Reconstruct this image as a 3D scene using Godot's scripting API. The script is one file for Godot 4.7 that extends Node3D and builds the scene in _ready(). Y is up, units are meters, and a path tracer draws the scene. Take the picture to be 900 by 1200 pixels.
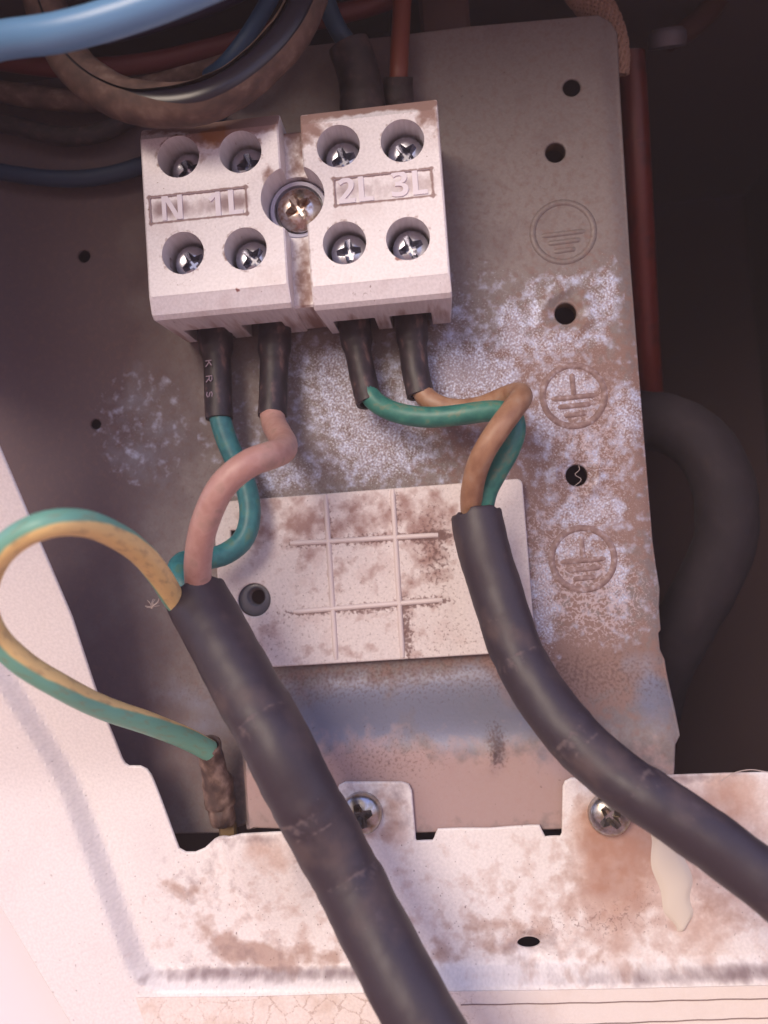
extends Node3D
# The wiring compartment of an outdoor cooling unit. All lengths below are millimetres; MM turns them into metres.
# x runs right, y up, z out of the mounting plate, whose face lies at z = 0.
const MM := 0.001

# ---------------------------------------------------------------- meshes
class Soup:                                   # triangles, counter-clockwise, in millimetres
	var v := PackedVector3Array()
	var uv := PackedVector2Array()
	func tri(a: Vector3, b: Vector3, c: Vector3, ua := Vector2(), ub := Vector2(), uc := Vector2()) -> void:
		v.append(a); v.append(b); v.append(c)
		uv.append(ua); uv.append(ub); uv.append(uc)
	func quad(a: Vector3, b: Vector3, c: Vector3, d: Vector3, ua := Vector2(), ub := Vector2(), uc := Vector2(), ud := Vector2()) -> void:
		tri(a, b, c, ua, ub, uc)
		tri(a, c, d, ua, uc, ud)
	func join(o: Soup, at := Vector3(), b := Basis()) -> void:
		for i in o.v.size():
			v.append(b * o.v[i] + at)
			uv.append(o.uv[i])
	func planar(r: Rect2) -> void:            # looks a painted sheet up by x and y
		for i in v.size():
			uv[i] = Vector2((v[i].x - r.position.x) / r.size.x, 1.0 - (v[i].y - r.position.y) / r.size.y)

func smooth_normals(v: PackedVector3Array, deg: float) -> PackedVector3Array:
	var faces := PackedVector3Array()
	var units := PackedVector3Array()
	var at := {}
	for t in v.size() / 3:
		var n := (v[3 * t + 1] - v[3 * t]).cross(v[3 * t + 2] - v[3 * t])
		faces.append(n)
		units.append(n.normalized())
		for k in 3:
			var p := v[3 * t + k]
			var key := Vector3i(roundi(p.x * 200), roundi(p.y * 200), roundi(p.z * 200))
			if at.has(key):
				at[key].append(t)
			else:
				at[key] = [t]
	var out := PackedVector3Array()
	out.resize(v.size())
	var limit := cos(deg_to_rad(deg))
	for i in v.size():
		var p := v[i]
		var u := units[i / 3]
		var sum := faces[i / 3] * 0.001
		for t in at[Vector3i(roundi(p.x * 200), roundi(p.y * 200), roundi(p.z * 200))]:
			if units[t].dot(u) > limit:
				sum += faces[t]
		out[i] = sum.normalized() if sum.length_squared() > 1e-20 else Vector3(0, 0, 1)
	return out

func make_mesh(s: Soup, deg := 40.0, origin := Vector3()) -> ArrayMesh:
	var n := smooth_normals(s.v, deg)
	var v := PackedVector3Array()
	var nn := PackedVector3Array()
	var uv := PackedVector2Array()
	for t in s.v.size() / 3:
		for k in [0, 2, 1]:                   # Godot wants clockwise faces
			v.append((s.v[3 * t + k] - origin) * MM)
			nn.append(n[3 * t + k])
			uv.append(s.uv[3 * t + k])
	var a := []
	a.resize(Mesh.ARRAY_MAX)
	a[Mesh.ARRAY_VERTEX] = v
	a[Mesh.ARRAY_NORMAL] = nn
	a[Mesh.ARRAY_TEX_UV] = uv
	var m := ArrayMesh.new()
	m.add_surface_from_arrays(Mesh.PRIMITIVE_TRIANGLES, a)
	return m

func put(called: String, m: Mesh, mat: Material, parent: Node3D = self, at := Vector3(), b := Basis()) -> MeshInstance3D:
	var o := MeshInstance3D.new()
	o.name = called
	o.mesh = m
	o.material_override = null
	for k in m.get_surface_count():
		o.set_surface_override_material(k, mat)
	o.transform = Transform3D(b, at * MM)
	parent.add_child(o, true)
	return o

func part(called: String, s: Soup, mat: Material, parent: Node3D, origin: Vector3, deg := 40.0) -> MeshInstance3D:
	return put(called, make_mesh(s, deg, origin), mat, parent)

func numbered(called: String) -> String:
	if not has_node(NodePath(called)):
		return called
	var k := 1
	while has_node(NodePath("%s_%03d" % [called, k])):
		k += 1
	return "%s_%03d" % [called, k]

func tag(o: Node3D, label: String, category := "", group := "", kind := "") -> Node3D:
	for pair in [["label", label], ["category", category], ["group", group], ["kind", kind]]:
		if pair[1] != "":
			o.set_meta(pair[0], pair[1])
	return o

func thing(called: String, at: Vector3, label: String, category: String, group := "") -> Node3D:
	var o := Node3D.new()
	o.name = numbered(called)
	o.position = at * MM
	add_child(o)
	tag(o, label, category, group)
	return o

func single(called: String, s: Soup, mat: Material, at: Vector3, label: String, category: String, group := "", kind := "", deg := 40.0) -> MeshInstance3D:
	var o := put(numbered(called), make_mesh(s, deg, at), mat, self, at)
	tag(o, label, category, group, kind)
	return o

# ---------------------------------------------------------------- paths and tubes
class Route:                                  # a smooth path with frames that do not twist
	var p := PackedVector3Array()
	var t := PackedVector3Array()
	var n := PackedVector3Array()
	var s := PackedFloat32Array()
	var length := 0.0
	func _init(pts: Array, per := 10) -> void:
		var c := pts.duplicate()
		c.insert(0, pts[0] * 2.0 - pts[1])
		c.append(pts[-1] * 2.0 - pts[-2])
		for i in range(1, c.size() - 2):
			# centripetal spacing keeps tight bends free of loops
			var t0 := 0.0
			var t1 := t0 + sqrt(maxf(0.01, c[i].distance_to(c[i - 1])))
			var t2 := t1 + sqrt(maxf(0.01, c[i + 1].distance_to(c[i])))
			var t3 := t2 + sqrt(maxf(0.01, c[i + 2].distance_to(c[i + 1])))
			for k in per:
				var q := lerpf(t1, t2, float(k) / per)
				var a1: Vector3 = c[i - 1] * ((t1 - q) / (t1 - t0)) + c[i] * ((q - t0) / (t1 - t0))
				var a2: Vector3 = c[i] * ((t2 - q) / (t2 - t1)) + c[i + 1] * ((q - t1) / (t2 - t1))
				var a3: Vector3 = c[i + 1] * ((t3 - q) / (t3 - t2)) + c[i + 2] * ((q - t2) / (t3 - t2))
				var b1 := a1 * ((t2 - q) / (t2 - t0)) + a2 * ((q - t0) / (t2 - t0))
				var b2 := a2 * ((t3 - q) / (t3 - t1)) + a3 * ((q - t1) / (t3 - t1))
				p.append(b1 * ((t2 - q) / (t2 - t1)) + b2 * ((q - t1) / (t2 - t1)))
		p.append(pts[-1])
		s.append(0.0)
		for i in range(1, p.size()):
			length += p[i].distance_to(p[i - 1])
			s.append(length)
		for i in p.size():
			t.append((p[mini(i + 1, p.size() - 1)] - p[maxi(i - 1, 0)]).normalized())
		var ref := Vector3(0, 0, 1) if absf(t[0].z) < 0.9 else Vector3(1, 0, 0)
		n.append((ref - t[0] * ref.dot(t[0])).normalized())
		for i in range(1, p.size()):
			var m := n[i - 1] - t[i] * n[i - 1].dot(t[i])
			n.append(m.normalized())
	func at(d: float) -> Array:
		d = clampf(d, 0.0, length)
		var i := clampi(s.bsearch(d) - 1, 0, p.size() - 2)
		var f := (d - s[i]) / maxf(1e-6, s[i + 1] - s[i])
		return [p[i].lerp(p[i + 1], f), t[i].lerp(t[i + 1], f).normalized(), n[i].lerp(n[i + 1], f).normalized()]

# rings: Vector2(distance along the route, radius). Open at both ends unless capped. twist in turns per millimetre.
func sweep(r: Route, rings: Array, seg := 18, v_mm := 30.0, cap0 := false, cap1 := true, bumps := 0.0, freq := 0.15, seed_ := 1, twist := 0.0, gap = null, ragged := 0.0) -> Soup:
	var so := Soup.new()
	var nz := FastNoiseLite.new()
	nz.seed = seed_
	nz.frequency = freq
	var rows: Array[PackedVector3Array] = []
	var vs := PackedFloat32Array()
	for ring: Vector2 in rings:
		var f := r.at(ring.x)
		var bn: Vector3 = f[1].cross(f[2])
		var row := PackedVector3Array()
		var open: float = gap.call(ring.x) if gap != null else 0.0
		for k in seg + 1:
			var a := (PI if gap == null else open) + (TAU - 2.0 * open) * k / seg
			var d: Vector3 = f[2] * cos(a) + bn * sin(a)
			var q: Vector3 = f[0] + d * ring.y
			if bumps > 0.0:
				q += d * bumps * nz.get_noise_3dv(f[0] + d * ring.y)
			if ragged > 0.0 and ring.x < 0.5:
				q += f[1] * ragged * (nz.get_noise_3d(cos(a) * 12.0, sin(a) * 12.0, 40.0) + (1.2 if absf(wrapf(a - 0.5, -PI, PI)) < 0.25 else 0.0))
			row.append(q)
		if open == 0.0:
			row[seg] = row[0]
		rows.append(row)
		vs.append(ring.x)
	for i in rows.size() - 1:
		for k in seg:
			var u0 := float(k) / seg
			var u1 := float(k + 1) / seg
			var w0 := vs[i] * twist
			var w1 := vs[i + 1] * twist
			so.quad(rows[i][k], rows[i][k + 1], rows[i + 1][k + 1], rows[i + 1][k], Vector2(u0 + w0, vs[i] / v_mm), Vector2(u1 + w0, vs[i] / v_mm), Vector2(u1 + w1, vs[i + 1] / v_mm), Vector2(u0 + w1, vs[i + 1] / v_mm))
	for e in 2:
		if (cap0 if e == 0 else cap1):
			var row := rows[0] if e == 0 else rows[-1]
			var mid := Vector3()
			for k in seg:
				mid += row[k] / seg
			for k in seg:
				if e == 0:
					so.tri(mid, row[k + 1], row[k])
				else:
					so.tri(mid, row[k], row[k + 1])
	return so

func span(from: float, to: float, radius: float, step := 1.2) -> Array:
	var out := []
	var n := maxi(1, ceili((to - from) / step))
	for k in n + 1:
		out.append(Vector2(lerpf(from, to, float(k) / n), radius))
	return out

func tube(pts: Array, radius: float, seg := 16, v_mm := 30.0, bumps := 0.0, seed_ := 1, twist := 0.0) -> Soup:
	var r := Route.new(pts)
	return sweep(r, [Vector2(0, radius * 0.85)] + span(0.25, r.length - 0.25, radius) + [Vector2(r.length, radius * 0.85)], seg, v_mm, true, true, bumps, 0.15, seed_, twist)

# a bead along a polyline: the rounded edge of a sheet, a ridge, a hair
func bead(so: Soup, pts: PackedVector3Array, radius: float, seg := 6, closed := false) -> void:
	var n := pts.size()
	var rows: Array[PackedVector3Array] = []
	for i in n:
		var a := pts[(i - 1 + n) % n] if closed else pts[maxi(i - 1, 0)]
		var b := pts[(i + 1) % n] if closed else pts[mini(i + 1, n - 1)]
		var t := (b - a).normalized()
		var side := t.cross(Vector3(0, 0, 1)).normalized() if absf(t.z) < 0.95 else Vector3(1, 0, 0)
		var up := side.cross(t)
		var row := PackedVector3Array()
		for k in seg:
			var g := TAU * k / seg
			row.append(pts[i] + side * (cos(g) * radius) + up * (sin(g) * radius))
		rows.append(row)
	for i in (n if closed else n - 1):
		for k in seg:
			so.quad(rows[i][(k + 1) % seg], rows[i][k], rows[(i + 1) % n][k], rows[(i + 1) % n][(k + 1) % seg])

func lathe(prof: Array, seg := 28, at := Vector3()) -> Soup:   # prof: Vector2(radius, z), from the axis at the top outwards and down
	var so := Soup.new()
	for i in prof.size() - 1:
		for k in seg:
			var a := TAU * k / seg
			var b := TAU * (k + 1) / seg
			var p0: Vector2 = prof[i]
			var p1: Vector2 = prof[i + 1]
			var q := [Vector3(cos(a) * p0.x, sin(a) * p0.x, p0.y), Vector3(cos(b) * p0.x, sin(b) * p0.x, p0.y), Vector3(cos(b) * p1.x, sin(b) * p1.x, p1.y), Vector3(cos(a) * p1.x, sin(a) * p1.x, p1.y)]
			if k == seg - 1:
				q[1] = Vector3(p0.x, 0, p0.y)
				q[2] = Vector3(p1.x, 0, p1.y)
			if p0.x < 1e-5:
				so.tri(at + q[0], at + q[3], at + q[2])
			elif p1.x < 1e-5:
				so.tri(at + q[0], at + q[3], at + q[1])
			else:
				so.quad(at + q[0], at + q[3], at + q[2], at + q[1])
	return so

func loft(polys: Array, zs: Array) -> Soup:   # closed solid of stacked outlines (counter-clockwise), zs rising
	var so := Soup.new()
	var n: int = polys[0].size()
	for i in polys.size() - 1:
		for k in n:
			var j := (k + 1) % n
			var a: Vector2 = polys[i][k]
			var b: Vector2 = polys[i][j]
			var c: Vector2 = polys[i + 1][j]
			var d: Vector2 = polys[i + 1][k]
			so.quad(Vector3(a.x, a.y, zs[i]), Vector3(b.x, b.y, zs[i]), Vector3(c.x, c.y, zs[i + 1]), Vector3(d.x, d.y, zs[i + 1]))
	for e in 2:
		var poly: PackedVector2Array = polys[0] if e == 0 else polys[-1]
		var z: float = zs[0] if e == 0 else zs[-1]
		var ix := Geometry2D.triangulate_polygon(poly)
		for t in ix.size() / 3:
			var a := poly[ix[3 * t]]
			var b := poly[ix[3 * t + 1]]
			var c := poly[ix[3 * t + 2]]
			var up := (b - a).cross(c - a) > 0.0
			if up == (e == 1):
				so.tri(Vector3(a.x, a.y, z), Vector3(b.x, b.y, z), Vector3(c.x, c.y, z))
			else:
				so.tri(Vector3(a.x, a.y, z), Vector3(c.x, c.y, z), Vector3(b.x, b.y, z))
	return so

func round_rect(x0: float, x1: float, y0: float, y1: float, r: float, steps := 4) -> PackedVector2Array:
	var out := PackedVector2Array()
	for c in [[x1 - r, y1 - r, 0.0], [x0 + r, y1 - r, 0.25], [x0 + r, y0 + r, 0.5], [x1 - r, y0 + r, 0.75]]:
		for k in steps + 1:
			var a: float = TAU * (c[2] + 0.25 * k / steps)
			out.append(Vector2(c[0] + cos(a) * r, c[1] + sin(a) * r))
	return out

func circle(c: Vector2, r: float, n := 24, ry := -1.0) -> PackedVector2Array:
	var out := PackedVector2Array()
	for k in n:
		out.append(c + Vector2(cos(TAU * k / n) * r, sin(TAU * k / n) * (ry if ry > 0.0 else r)))
	return out

func box(a: Vector3, b: Vector3, bevel := 0.0) -> Soup:
	var lo := Vector3(minf(a.x, b.x), minf(a.y, b.y), minf(a.z, b.z))
	var hi := Vector3(maxf(a.x, b.x), maxf(a.y, b.y), maxf(a.z, b.z))
	if bevel <= 0.0:
		bevel = 0.02
	var full := round_rect(lo.x, hi.x, lo.y, hi.y, bevel * 1.5, 2)
	var small := round_rect(lo.x + bevel, hi.x - bevel, lo.y + bevel, hi.y - bevel, bevel * 0.5, 2)
	return loft([small, full, full, small], [lo.z, lo.z + bevel, hi.z - bevel, hi.z])

# A sheet of metal or plastic: outline with holes, a face that follows height.call(x, y), walls of the given thickness.
func sheet(outline: PackedVector2Array, holes: Array, height: Callable, thick: float, cell: float, edge := 0.0) -> Soup:
	var so := Soup.new()
	var lo := outline[0]
	var hi := outline[0]
	for p in outline:
		lo = lo.min(p)
		hi = hi.max(p)
	var loops := [outline]
	loops.append_array(holes)
	var nx := ceili((hi.x - lo.x) / cell)
	var ny := ceili((hi.y - lo.y) / cell)
	var cut := {}
	for loop: PackedVector2Array in loops:
		for i in loop.size():
			var a := loop[i]
			var b := loop[(i + 1) % loop.size()]
			var n := maxi(1, ceili(a.distance_to(b) / (cell * 0.2)))
			for k in n + 1:
				var p := a.lerp(b, float(k) / n)
				for dx in [-0.25, 0.25]:
					for dy in [-0.25, 0.25]:
						cut[Vector2i(floori((p.x - lo.x) / cell + dx), floori((p.y - lo.y) / cell + dy))] = true
	var lift := func(p: Vector2) -> Vector3: return Vector3(p.x, p.y, height.call(p.x, p.y))
	for j in ny:
		var runs_inside := 0                   # known inside (1) or outside (-1) carries on until a cut cell
		for i in nx:
			var q := PackedVector2Array([lo + Vector2(i, j) * cell, lo + Vector2(i + 1, j) * cell, lo + Vector2(i + 1, j + 1) * cell, lo + Vector2(i, j + 1) * cell])
			if not cut.has(Vector2i(i, j)):
				if runs_inside == 0:
					var mid := (q[0] + q[2]) * 0.5
					runs_inside = 1 if Geometry2D.is_point_in_polygon(mid, outline) else -1
					for h: PackedVector2Array in holes:
						if Geometry2D.is_point_in_polygon(mid, h):
							runs_inside = -1
				if runs_inside == 1:
					so.quad(lift.call(q[0]), lift.call(q[1]), lift.call(q[2]), lift.call(q[3]))
				continue
			runs_inside = 0
			var pieces := Geometry2D.intersect_polygons(q, outline)
			for h: PackedVector2Array in holes:
				var kept: Array[PackedVector2Array] = []
				for piece in pieces:
					kept.append_array(Geometry2D.clip_polygons(piece, h))
				pieces = kept
			for piece in pieces:
				var ix := Geometry2D.triangulate_polygon(piece)
				for t in ix.size() / 3:
					var a := piece[ix[3 * t]]
					var b := piece[ix[3 * t + 1]]
					var c := piece[ix[3 * t + 2]]
					if (b - a).cross(c - a) < 0.0:
						so.tri(lift.call(a), lift.call(c), lift.call(b))
					else:
						so.tri(lift.call(a), lift.call(b), lift.call(c))
	for loop: PackedVector2Array in loops:
		var fine := PackedVector3Array()
		for i in loop.size():
			var a := loop[i]
			var b := loop[(i + 1) % loop.size()]
			var n := maxi(1, ceili(a.distance_to(b) / (cell * 1.5)))
			for k in n:
				fine.append(lift.call(a.lerp(b, float(k) / n)))
		var ccw := not Geometry2D.is_polygon_clockwise(loop)
		var outer := loop == outline
		for i in fine.size():
			var a := fine[i]
			var b := fine[(i + 1) % fine.size()]
			var down := Vector3(0, 0, -thick)
			if ccw == outer:
				so.quad(a, a + down, b + down, b)
			else:
				so.quad(b, b + down, a + down, a)
		if edge > 0.0:
			var line := PackedVector3Array()
			for p in fine:
				line.append(p - Vector3(0, 0, edge))
			bead(so, line, edge, 8, true)
	return so

# ---------------------------------------------------------------- boolean solids, in millimetres
func solid(s: Soup, op := CSGShape3D.OPERATION_UNION) -> CSGMesh3D:
	var c := CSGMesh3D.new()
	var big := make_mesh(s, 1.0)
	var a := big.surface_get_arrays(0)
	var v: PackedVector3Array = a[Mesh.ARRAY_VERTEX]
	for i in v.size():
		v[i] = (v[i] / MM).snappedf(0.001)
	a[Mesh.ARRAY_VERTEX] = v
	var m := ArrayMesh.new()
	m.add_surface_from_arrays(Mesh.PRIMITIVE_TRIANGLES, a)
	c.mesh = m
	c.operation = op
	return c

func carve(adds: Array, cuts: Array) -> Soup:
	var root := CSGCombiner3D.new()
	add_child(root)
	for s: Soup in adds:
		root.add_child(solid(s))
	for s: Soup in cuts:
		root.add_child(solid(s, CSGShape3D.OPERATION_SUBTRACTION))
	root._update_shape()
	var m: Mesh = root.get_meshes()[1]
	var so := Soup.new()
	for k in m.get_surface_count():
		var a := m.surface_get_arrays(k)
		var v: PackedVector3Array = a[Mesh.ARRAY_VERTEX]
		var ix: Variant = a[Mesh.ARRAY_INDEX]
		var n: int = ix.size() if ix != null and ix.size() > 0 else v.size()
		for t in n / 3:
			if n == v.size() and (ix == null or ix.size() == 0):
				so.tri(v[3 * t], v[3 * t + 2], v[3 * t + 1])
			else:
				so.tri(v[ix[3 * t]], v[ix[3 * t + 2]], v[ix[3 * t + 1]])
	remove_child(root)
	root.free()
	return so

# ---------------------------------------------------------------- materials
func noise_bytes(w: int, h: int, freq: float, oct: int, seed_: int, seamless := false) -> PackedByteArray:
	var n := FastNoiseLite.new()
	n.seed = seed_
	n.noise_type = FastNoiseLite.TYPE_SIMPLEX_SMOOTH
	n.frequency = freq
	n.fractal_octaves = oct
	n.fractal_gain = 0.55
	var im := n.get_seamless_image(w, h) if seamless else n.get_image(w, h)
	im.convert(Image.FORMAT_L8)
	return im.get_data()

func crack_bytes(w: int, h: int, freq: float, seed_: int) -> PackedByteArray:
	var n := FastNoiseLite.new()
	n.seed = seed_
	n.noise_type = FastNoiseLite.TYPE_CELLULAR
	n.cellular_return_type = FastNoiseLite.RETURN_DISTANCE2_SUB
	n.frequency = freq
	n.fractal_type = FastNoiseLite.FRACTAL_NONE
	n.domain_warp_enabled = true
	n.domain_warp_amplitude = 0.5 / freq
	n.domain_warp_frequency = freq * 1.5
	var im := n.get_image(w, h)
	im.convert(Image.FORMAT_L8)
	return im.get_data()

# Paints what a surface is made of and what lies on it (dust, scuffs, rust, flaked paint; on the plate also some shade and sheen) in layers over r, in millimetres.
# A layer: c colour, a strength, f noise per mm, o octaves, amp, thr, soft, base or blobs [x, y, rx, ry, s], rough, metal, hgt; kind "worm" or "crack".
func paint(r: Rect2, ppm: float, base: Color, rough: float, metal: float, layers: Array, bump := 1.0, specular := 0.5, coarse := 4) -> ORMMaterial3D:
	var w := int(r.size.x * ppm)
	var h := int(r.size.y * ppm)
	var n := w * h
	var rgb := PackedByteArray()
	rgb.resize(n * 3)
	var orm := PackedByteArray()
	orm.resize(n * 3)
	var hgt := PackedByteArray()
	hgt.resize(n)
	hgt.fill(128)
	var grain := noise_bytes(w, h, 1.3 / ppm, 3, 99)
	var br := base.r * 255.0
	var bg := base.g * 255.0
	var bb := base.b * 255.0
	var ro := int(rough * 255.0)
	var me := int(metal * 255.0)
	for i in n:
		var k := 1.0 + (grain[i] - 128) * 0.0004
		rgb[3 * i] = int(minf(255, br * k))
		rgb[3 * i + 1] = int(minf(255, bg * k))
		rgb[3 * i + 2] = int(minf(255, bb * k))
		orm[3 * i] = 255
		orm[3 * i + 1] = ro
		orm[3 * i + 2] = me
		hgt[i] = 118 + (grain[i] >> coarse)
	var sd := 7
	for L: Dictionary in layers:
		sd += 13
		var kind: String = L.get("kind", "")
		var nz := crack_bytes(w, h, L.f / ppm, sd) if kind == "crack" else noise_bytes(w, h, L.f / ppm, L.get("o", 4), sd)
		var x0 := 0
		var y0 := 0
		var x1 := w
		var y1 := h
		var field := PackedFloat32Array()
		var flat: float = L.get("base", 0.0)
		if L.has("blobs"):
			field.resize(n)
			x0 = w
			y0 = h
			x1 = 0
			y1 = 0
			for b: Array in L.blobs:
				var cx: float = (b[0] - r.position.x) * ppm
				var cy: float = (r.end.y - b[1]) * ppm
				var rx: float = b[2] * ppm * 1.6
				var ry: float = b[3] * ppm * 1.6
				var i0 := clampi(int(cx - rx), 0, w)
				var i1 := clampi(int(cx + rx) + 1, 0, w)
				var j0 := clampi(int(cy - ry), 0, h)
				var j1 := clampi(int(cy + ry) + 1, 0, h)
				x0 = mini(x0, i0)
				x1 = maxi(x1, i1)
				y0 = mini(y0, j0)
				y1 = maxi(y1, j1)
				for j in range(j0, j1):
					var dy := (j - cy) / ry
					for i in range(i0, i1):
						var dx := (i - cx) / rx
						var d := 1.0 - dx * dx - dy * dy
						if d > 0.0:
							field[j * w + i] += b[4] * d * d
		var c: Color = L.c
		var cr := c.r * 255.0
		var cg := c.g * 255.0
		var cb := c.b * 255.0
		var amp: float = L.get("amp", 1.0) / 255.0
		var thr: float = L.get("thr", 0.5)
		var inv: float = 1.0 / L.get("soft", 0.2)
		var top: float = L.get("a", 1.0)
		var lr: float = L.get("rough", -1.0) * 255.0
		var lm: float = L.get("metal", -1.0) * 255.0
		var lh: float = L.get("hgt", 0.0) * 60.0
		var has := field.size() > 0
		for j in range(y0, y1):
			for i in range(x0, x1):
				var at := j * w + i
				var m := flat
				if has:
					m = field[at]
					if m <= 0.0:
						continue
				if kind == "worm":
					m -= absf(nz[at] - 128.0) * amp
				elif kind == "crack":
					m -= nz[at] * amp
				else:
					m += (nz[at] - 128.0) * amp
				m = (m - thr) * inv
				if m <= 0.0:
					continue
				m = minf(m, 1.0) * top
				var k := 3 * at
				rgb[k] = int(rgb[k] + (cr - rgb[k]) * m)
				rgb[k + 1] = int(rgb[k + 1] + (cg - rgb[k + 1]) * m)
				rgb[k + 2] = int(rgb[k + 2] + (cb - rgb[k + 2]) * m)
				if lr >= 0.0:
					orm[k + 1] = int(orm[k + 1] + (lr - orm[k + 1]) * m)
				if lm >= 0.0:
					orm[k + 2] = int(orm[k + 2] + (lm - orm[k + 2]) * m)
				if lh != 0.0:
					hgt[at] = clampi(int(hgt[at] + lh * m), 0, 255)
	var mat := ORMMaterial3D.new()
	mat.albedo_texture = ImageTexture.create_from_image(Image.create_from_data(w, h, false, Image.FORMAT_RGB8, rgb))
	mat.orm_texture = ImageTexture.create_from_image(Image.create_from_data(w, h, false, Image.FORMAT_RGB8, orm))
	if bump > 0.0:
		var him := Image.create_from_data(w, h, false, Image.FORMAT_L8, hgt)
		him.convert(Image.FORMAT_RGBA8)
		him.bump_map_to_normal_map(6.0)
		mat.normal_enabled = true
		mat.normal_texture = ImageTexture.create_from_image(him)
		mat.normal_scale = bump
	mat.metallic_specular = specular
	return mat

# Two or three tones mixed by seamless noise, for tubes (u round, v along).
func mottled(tones: Array, stops: Array, size: int, freq: float, oct: int, rough: float, seed_: int, bump := 0.0, spec := 0.5) -> StandardMaterial3D:
	var nz := noise_bytes(size, size, freq, oct, seed_, true)
	var rgb := PackedByteArray()
	rgb.resize(size * size * 3)
	for i in size * size:
		var q := nz[i] / 255.0
		var c: Color = tones[-1]
		for k in stops.size() - 1:
			if q < stops[k + 1]:
				c = tones[k].lerp(tones[k + 1], clampf((q - stops[k]) / (stops[k + 1] - stops[k]), 0, 1))
				break
		rgb[3 * i] = int(c.r * 255)
		rgb[3 * i + 1] = int(c.g * 255)
		rgb[3 * i + 2] = int(c.b * 255)
	var mat := StandardMaterial3D.new()
	mat.albedo_texture = ImageTexture.create_from_image(Image.create_from_data(size, size, false, Image.FORMAT_RGB8, rgb))
	mat.roughness = rough
	mat.metallic_specular = spec
	if bump > 0.0:
		var him := Image.create_from_data(size, size, false, Image.FORMAT_L8, nz)
		him.convert(Image.FORMAT_RGBA8)
		him.bump_map_to_normal_map(3.0)
		mat.normal_enabled = true
		mat.normal_texture = ImageTexture.create_from_image(him)
		mat.normal_scale = bump
	return mat

func plain(c: Color, rough: float, metal := 0.0) -> StandardMaterial3D:
	var m := StandardMaterial3D.new()
	m.albedo_color = c
	m.roughness = rough
	m.metallic = metal
	return m

# ---------------------------------------------------------------- the shapes of the two metal sheets
static func soft(t: float) -> float:
	return 0.5 * (t + sqrt(t * t + 16.0))

const DIMPLES := [Vector2(23.88, 47.23), Vector2(23.43, 14.26)]
func plate_height(x: float, y: float) -> float:
	# flat, then bent outwards into a raised lip along the bottom, right of x = -46
	var z := 9.0 * smoothstep(-22.5, -37.5, y) * smoothstep(-48.5, -45.0, x)
	# a pressed vertical rib on the lip
	var rib := Vector2((x - 1.8) / 1.2, (y + 38.4) / 5.0).length()
	z += 1.3 * smoothstep(1.0, 0.3, rib)
	for d: Vector2 in DIMPLES:
		var q := d.distance_to(Vector2(x, y))
		if q < 6.0:
			z += 0.55 * smoothstep(5.6, 4.4, q) - 0.9 * smoothstep(4.4, 3.0, q)
	# the right edge rolls back a little
	z -= 0.8 * smoothstep(35.3, 37.6, x)
	# not quite flat
	return z + 0.25 * sin(x * 0.06 + 1.0) * sin(y * 0.05)

const CREASE_A := Vector2(-87.78, -14.07)
const CREASE_B := Vector2(-67.54, -74.45)
const HOLE := Vector2(6.38, -72.76)
func frame_height(x: float, y: float) -> float:
	var z := 10.2 + 0.42 * soft(y + 38.0)
	# the raised border: left of the crease and below it
	var d := (CREASE_B - CREASE_A).normalized()
	var left := -(Vector2(x, y) - CREASE_A).cross(d) * -1.0
	left = -(Vector2(x, y) - CREASE_A).dot(Vector2(-d.y, d.x))
	var low := (-76.6 - 0.012 * (x + 60.0)) - y
	var out := maxf(left, low)
	if left > -4.0 and low > -4.0:
		out = Vector2(left + 4.0, low + 4.0).length() - 4.0
	z += 3.4 * smoothstep(-1.5, 1.5, out)
	# a pressed tongue below the left notch
	var s := smoothstep(-72.0, -50.0, y)
	z += 4.5 * s * smoothstep(-51.5 + 6.0 * (1.0 - s), -47.5 + 5.0 * (1.0 - s), x) * smoothstep(-30.0, -37.0, x)
	z -= 0.9 * smoothstep(4.2, 1.6, Vector2(x - HOLE.x, (y - HOLE.y) * 1.5).length())
	return z + 0.18 * sin(x * 0.11) * sin(y * 0.13 + 0.6)

func screw_mesh(radius: float, dome: float, arm: float, wide: float, rim := 0.0) -> Soup:
	var prof := [Vector2(0, dome)]
	for k in range(1, 8):
		var a := PI * 0.5 * k / 7.0
		prof.append(Vector2(sin(a) * radius, dome * 0.25 + dome * 0.75 * cos(a)))
	prof.append(Vector2(radius, -0.6))
	if rim > 0.0:
		prof.append(Vector2(radius + rim, -0.7))
		prof.append(Vector2(radius + rim, -1.5))
	prof.append(Vector2(0, -1.5))
	var plus := func(l: float, w: float) -> PackedVector2Array:
		var o := PackedVector2Array()
		for k in 4:
			var d := Vector2.from_angle(PI * 0.5 * k)
			var e := Vector2(-d.y, d.x)
			o.append(d * l - e * w * 0.75)
			o.append(d * l + e * w * 0.75)
			o.append((d + e) * w * 1.15)
		return o
	return carve([lathe(prof, 32)], [loft([plus.call(arm * 0.4, wide * 0.3), plus.call(arm, wide), plus.call(arm * 1.25, wide * 1.2)], [dome - 2.2, dome - 0.2, dome + 1.0])])

func letters(text: String, high: float, deep: float) -> TextMesh:
	var f := SystemFont.new()
	f.font_names = PackedStringArray(["Droid Sans"])
	f.font_weight = 700
	var t := TextMesh.new()
	t.text = text
	t.font = f
	t.font_size = 64
	t.pixel_size = high * MM / 0.714 / 64.0
	t.depth = deep * MM
	t.curve_step = 2.0
	return t

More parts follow.
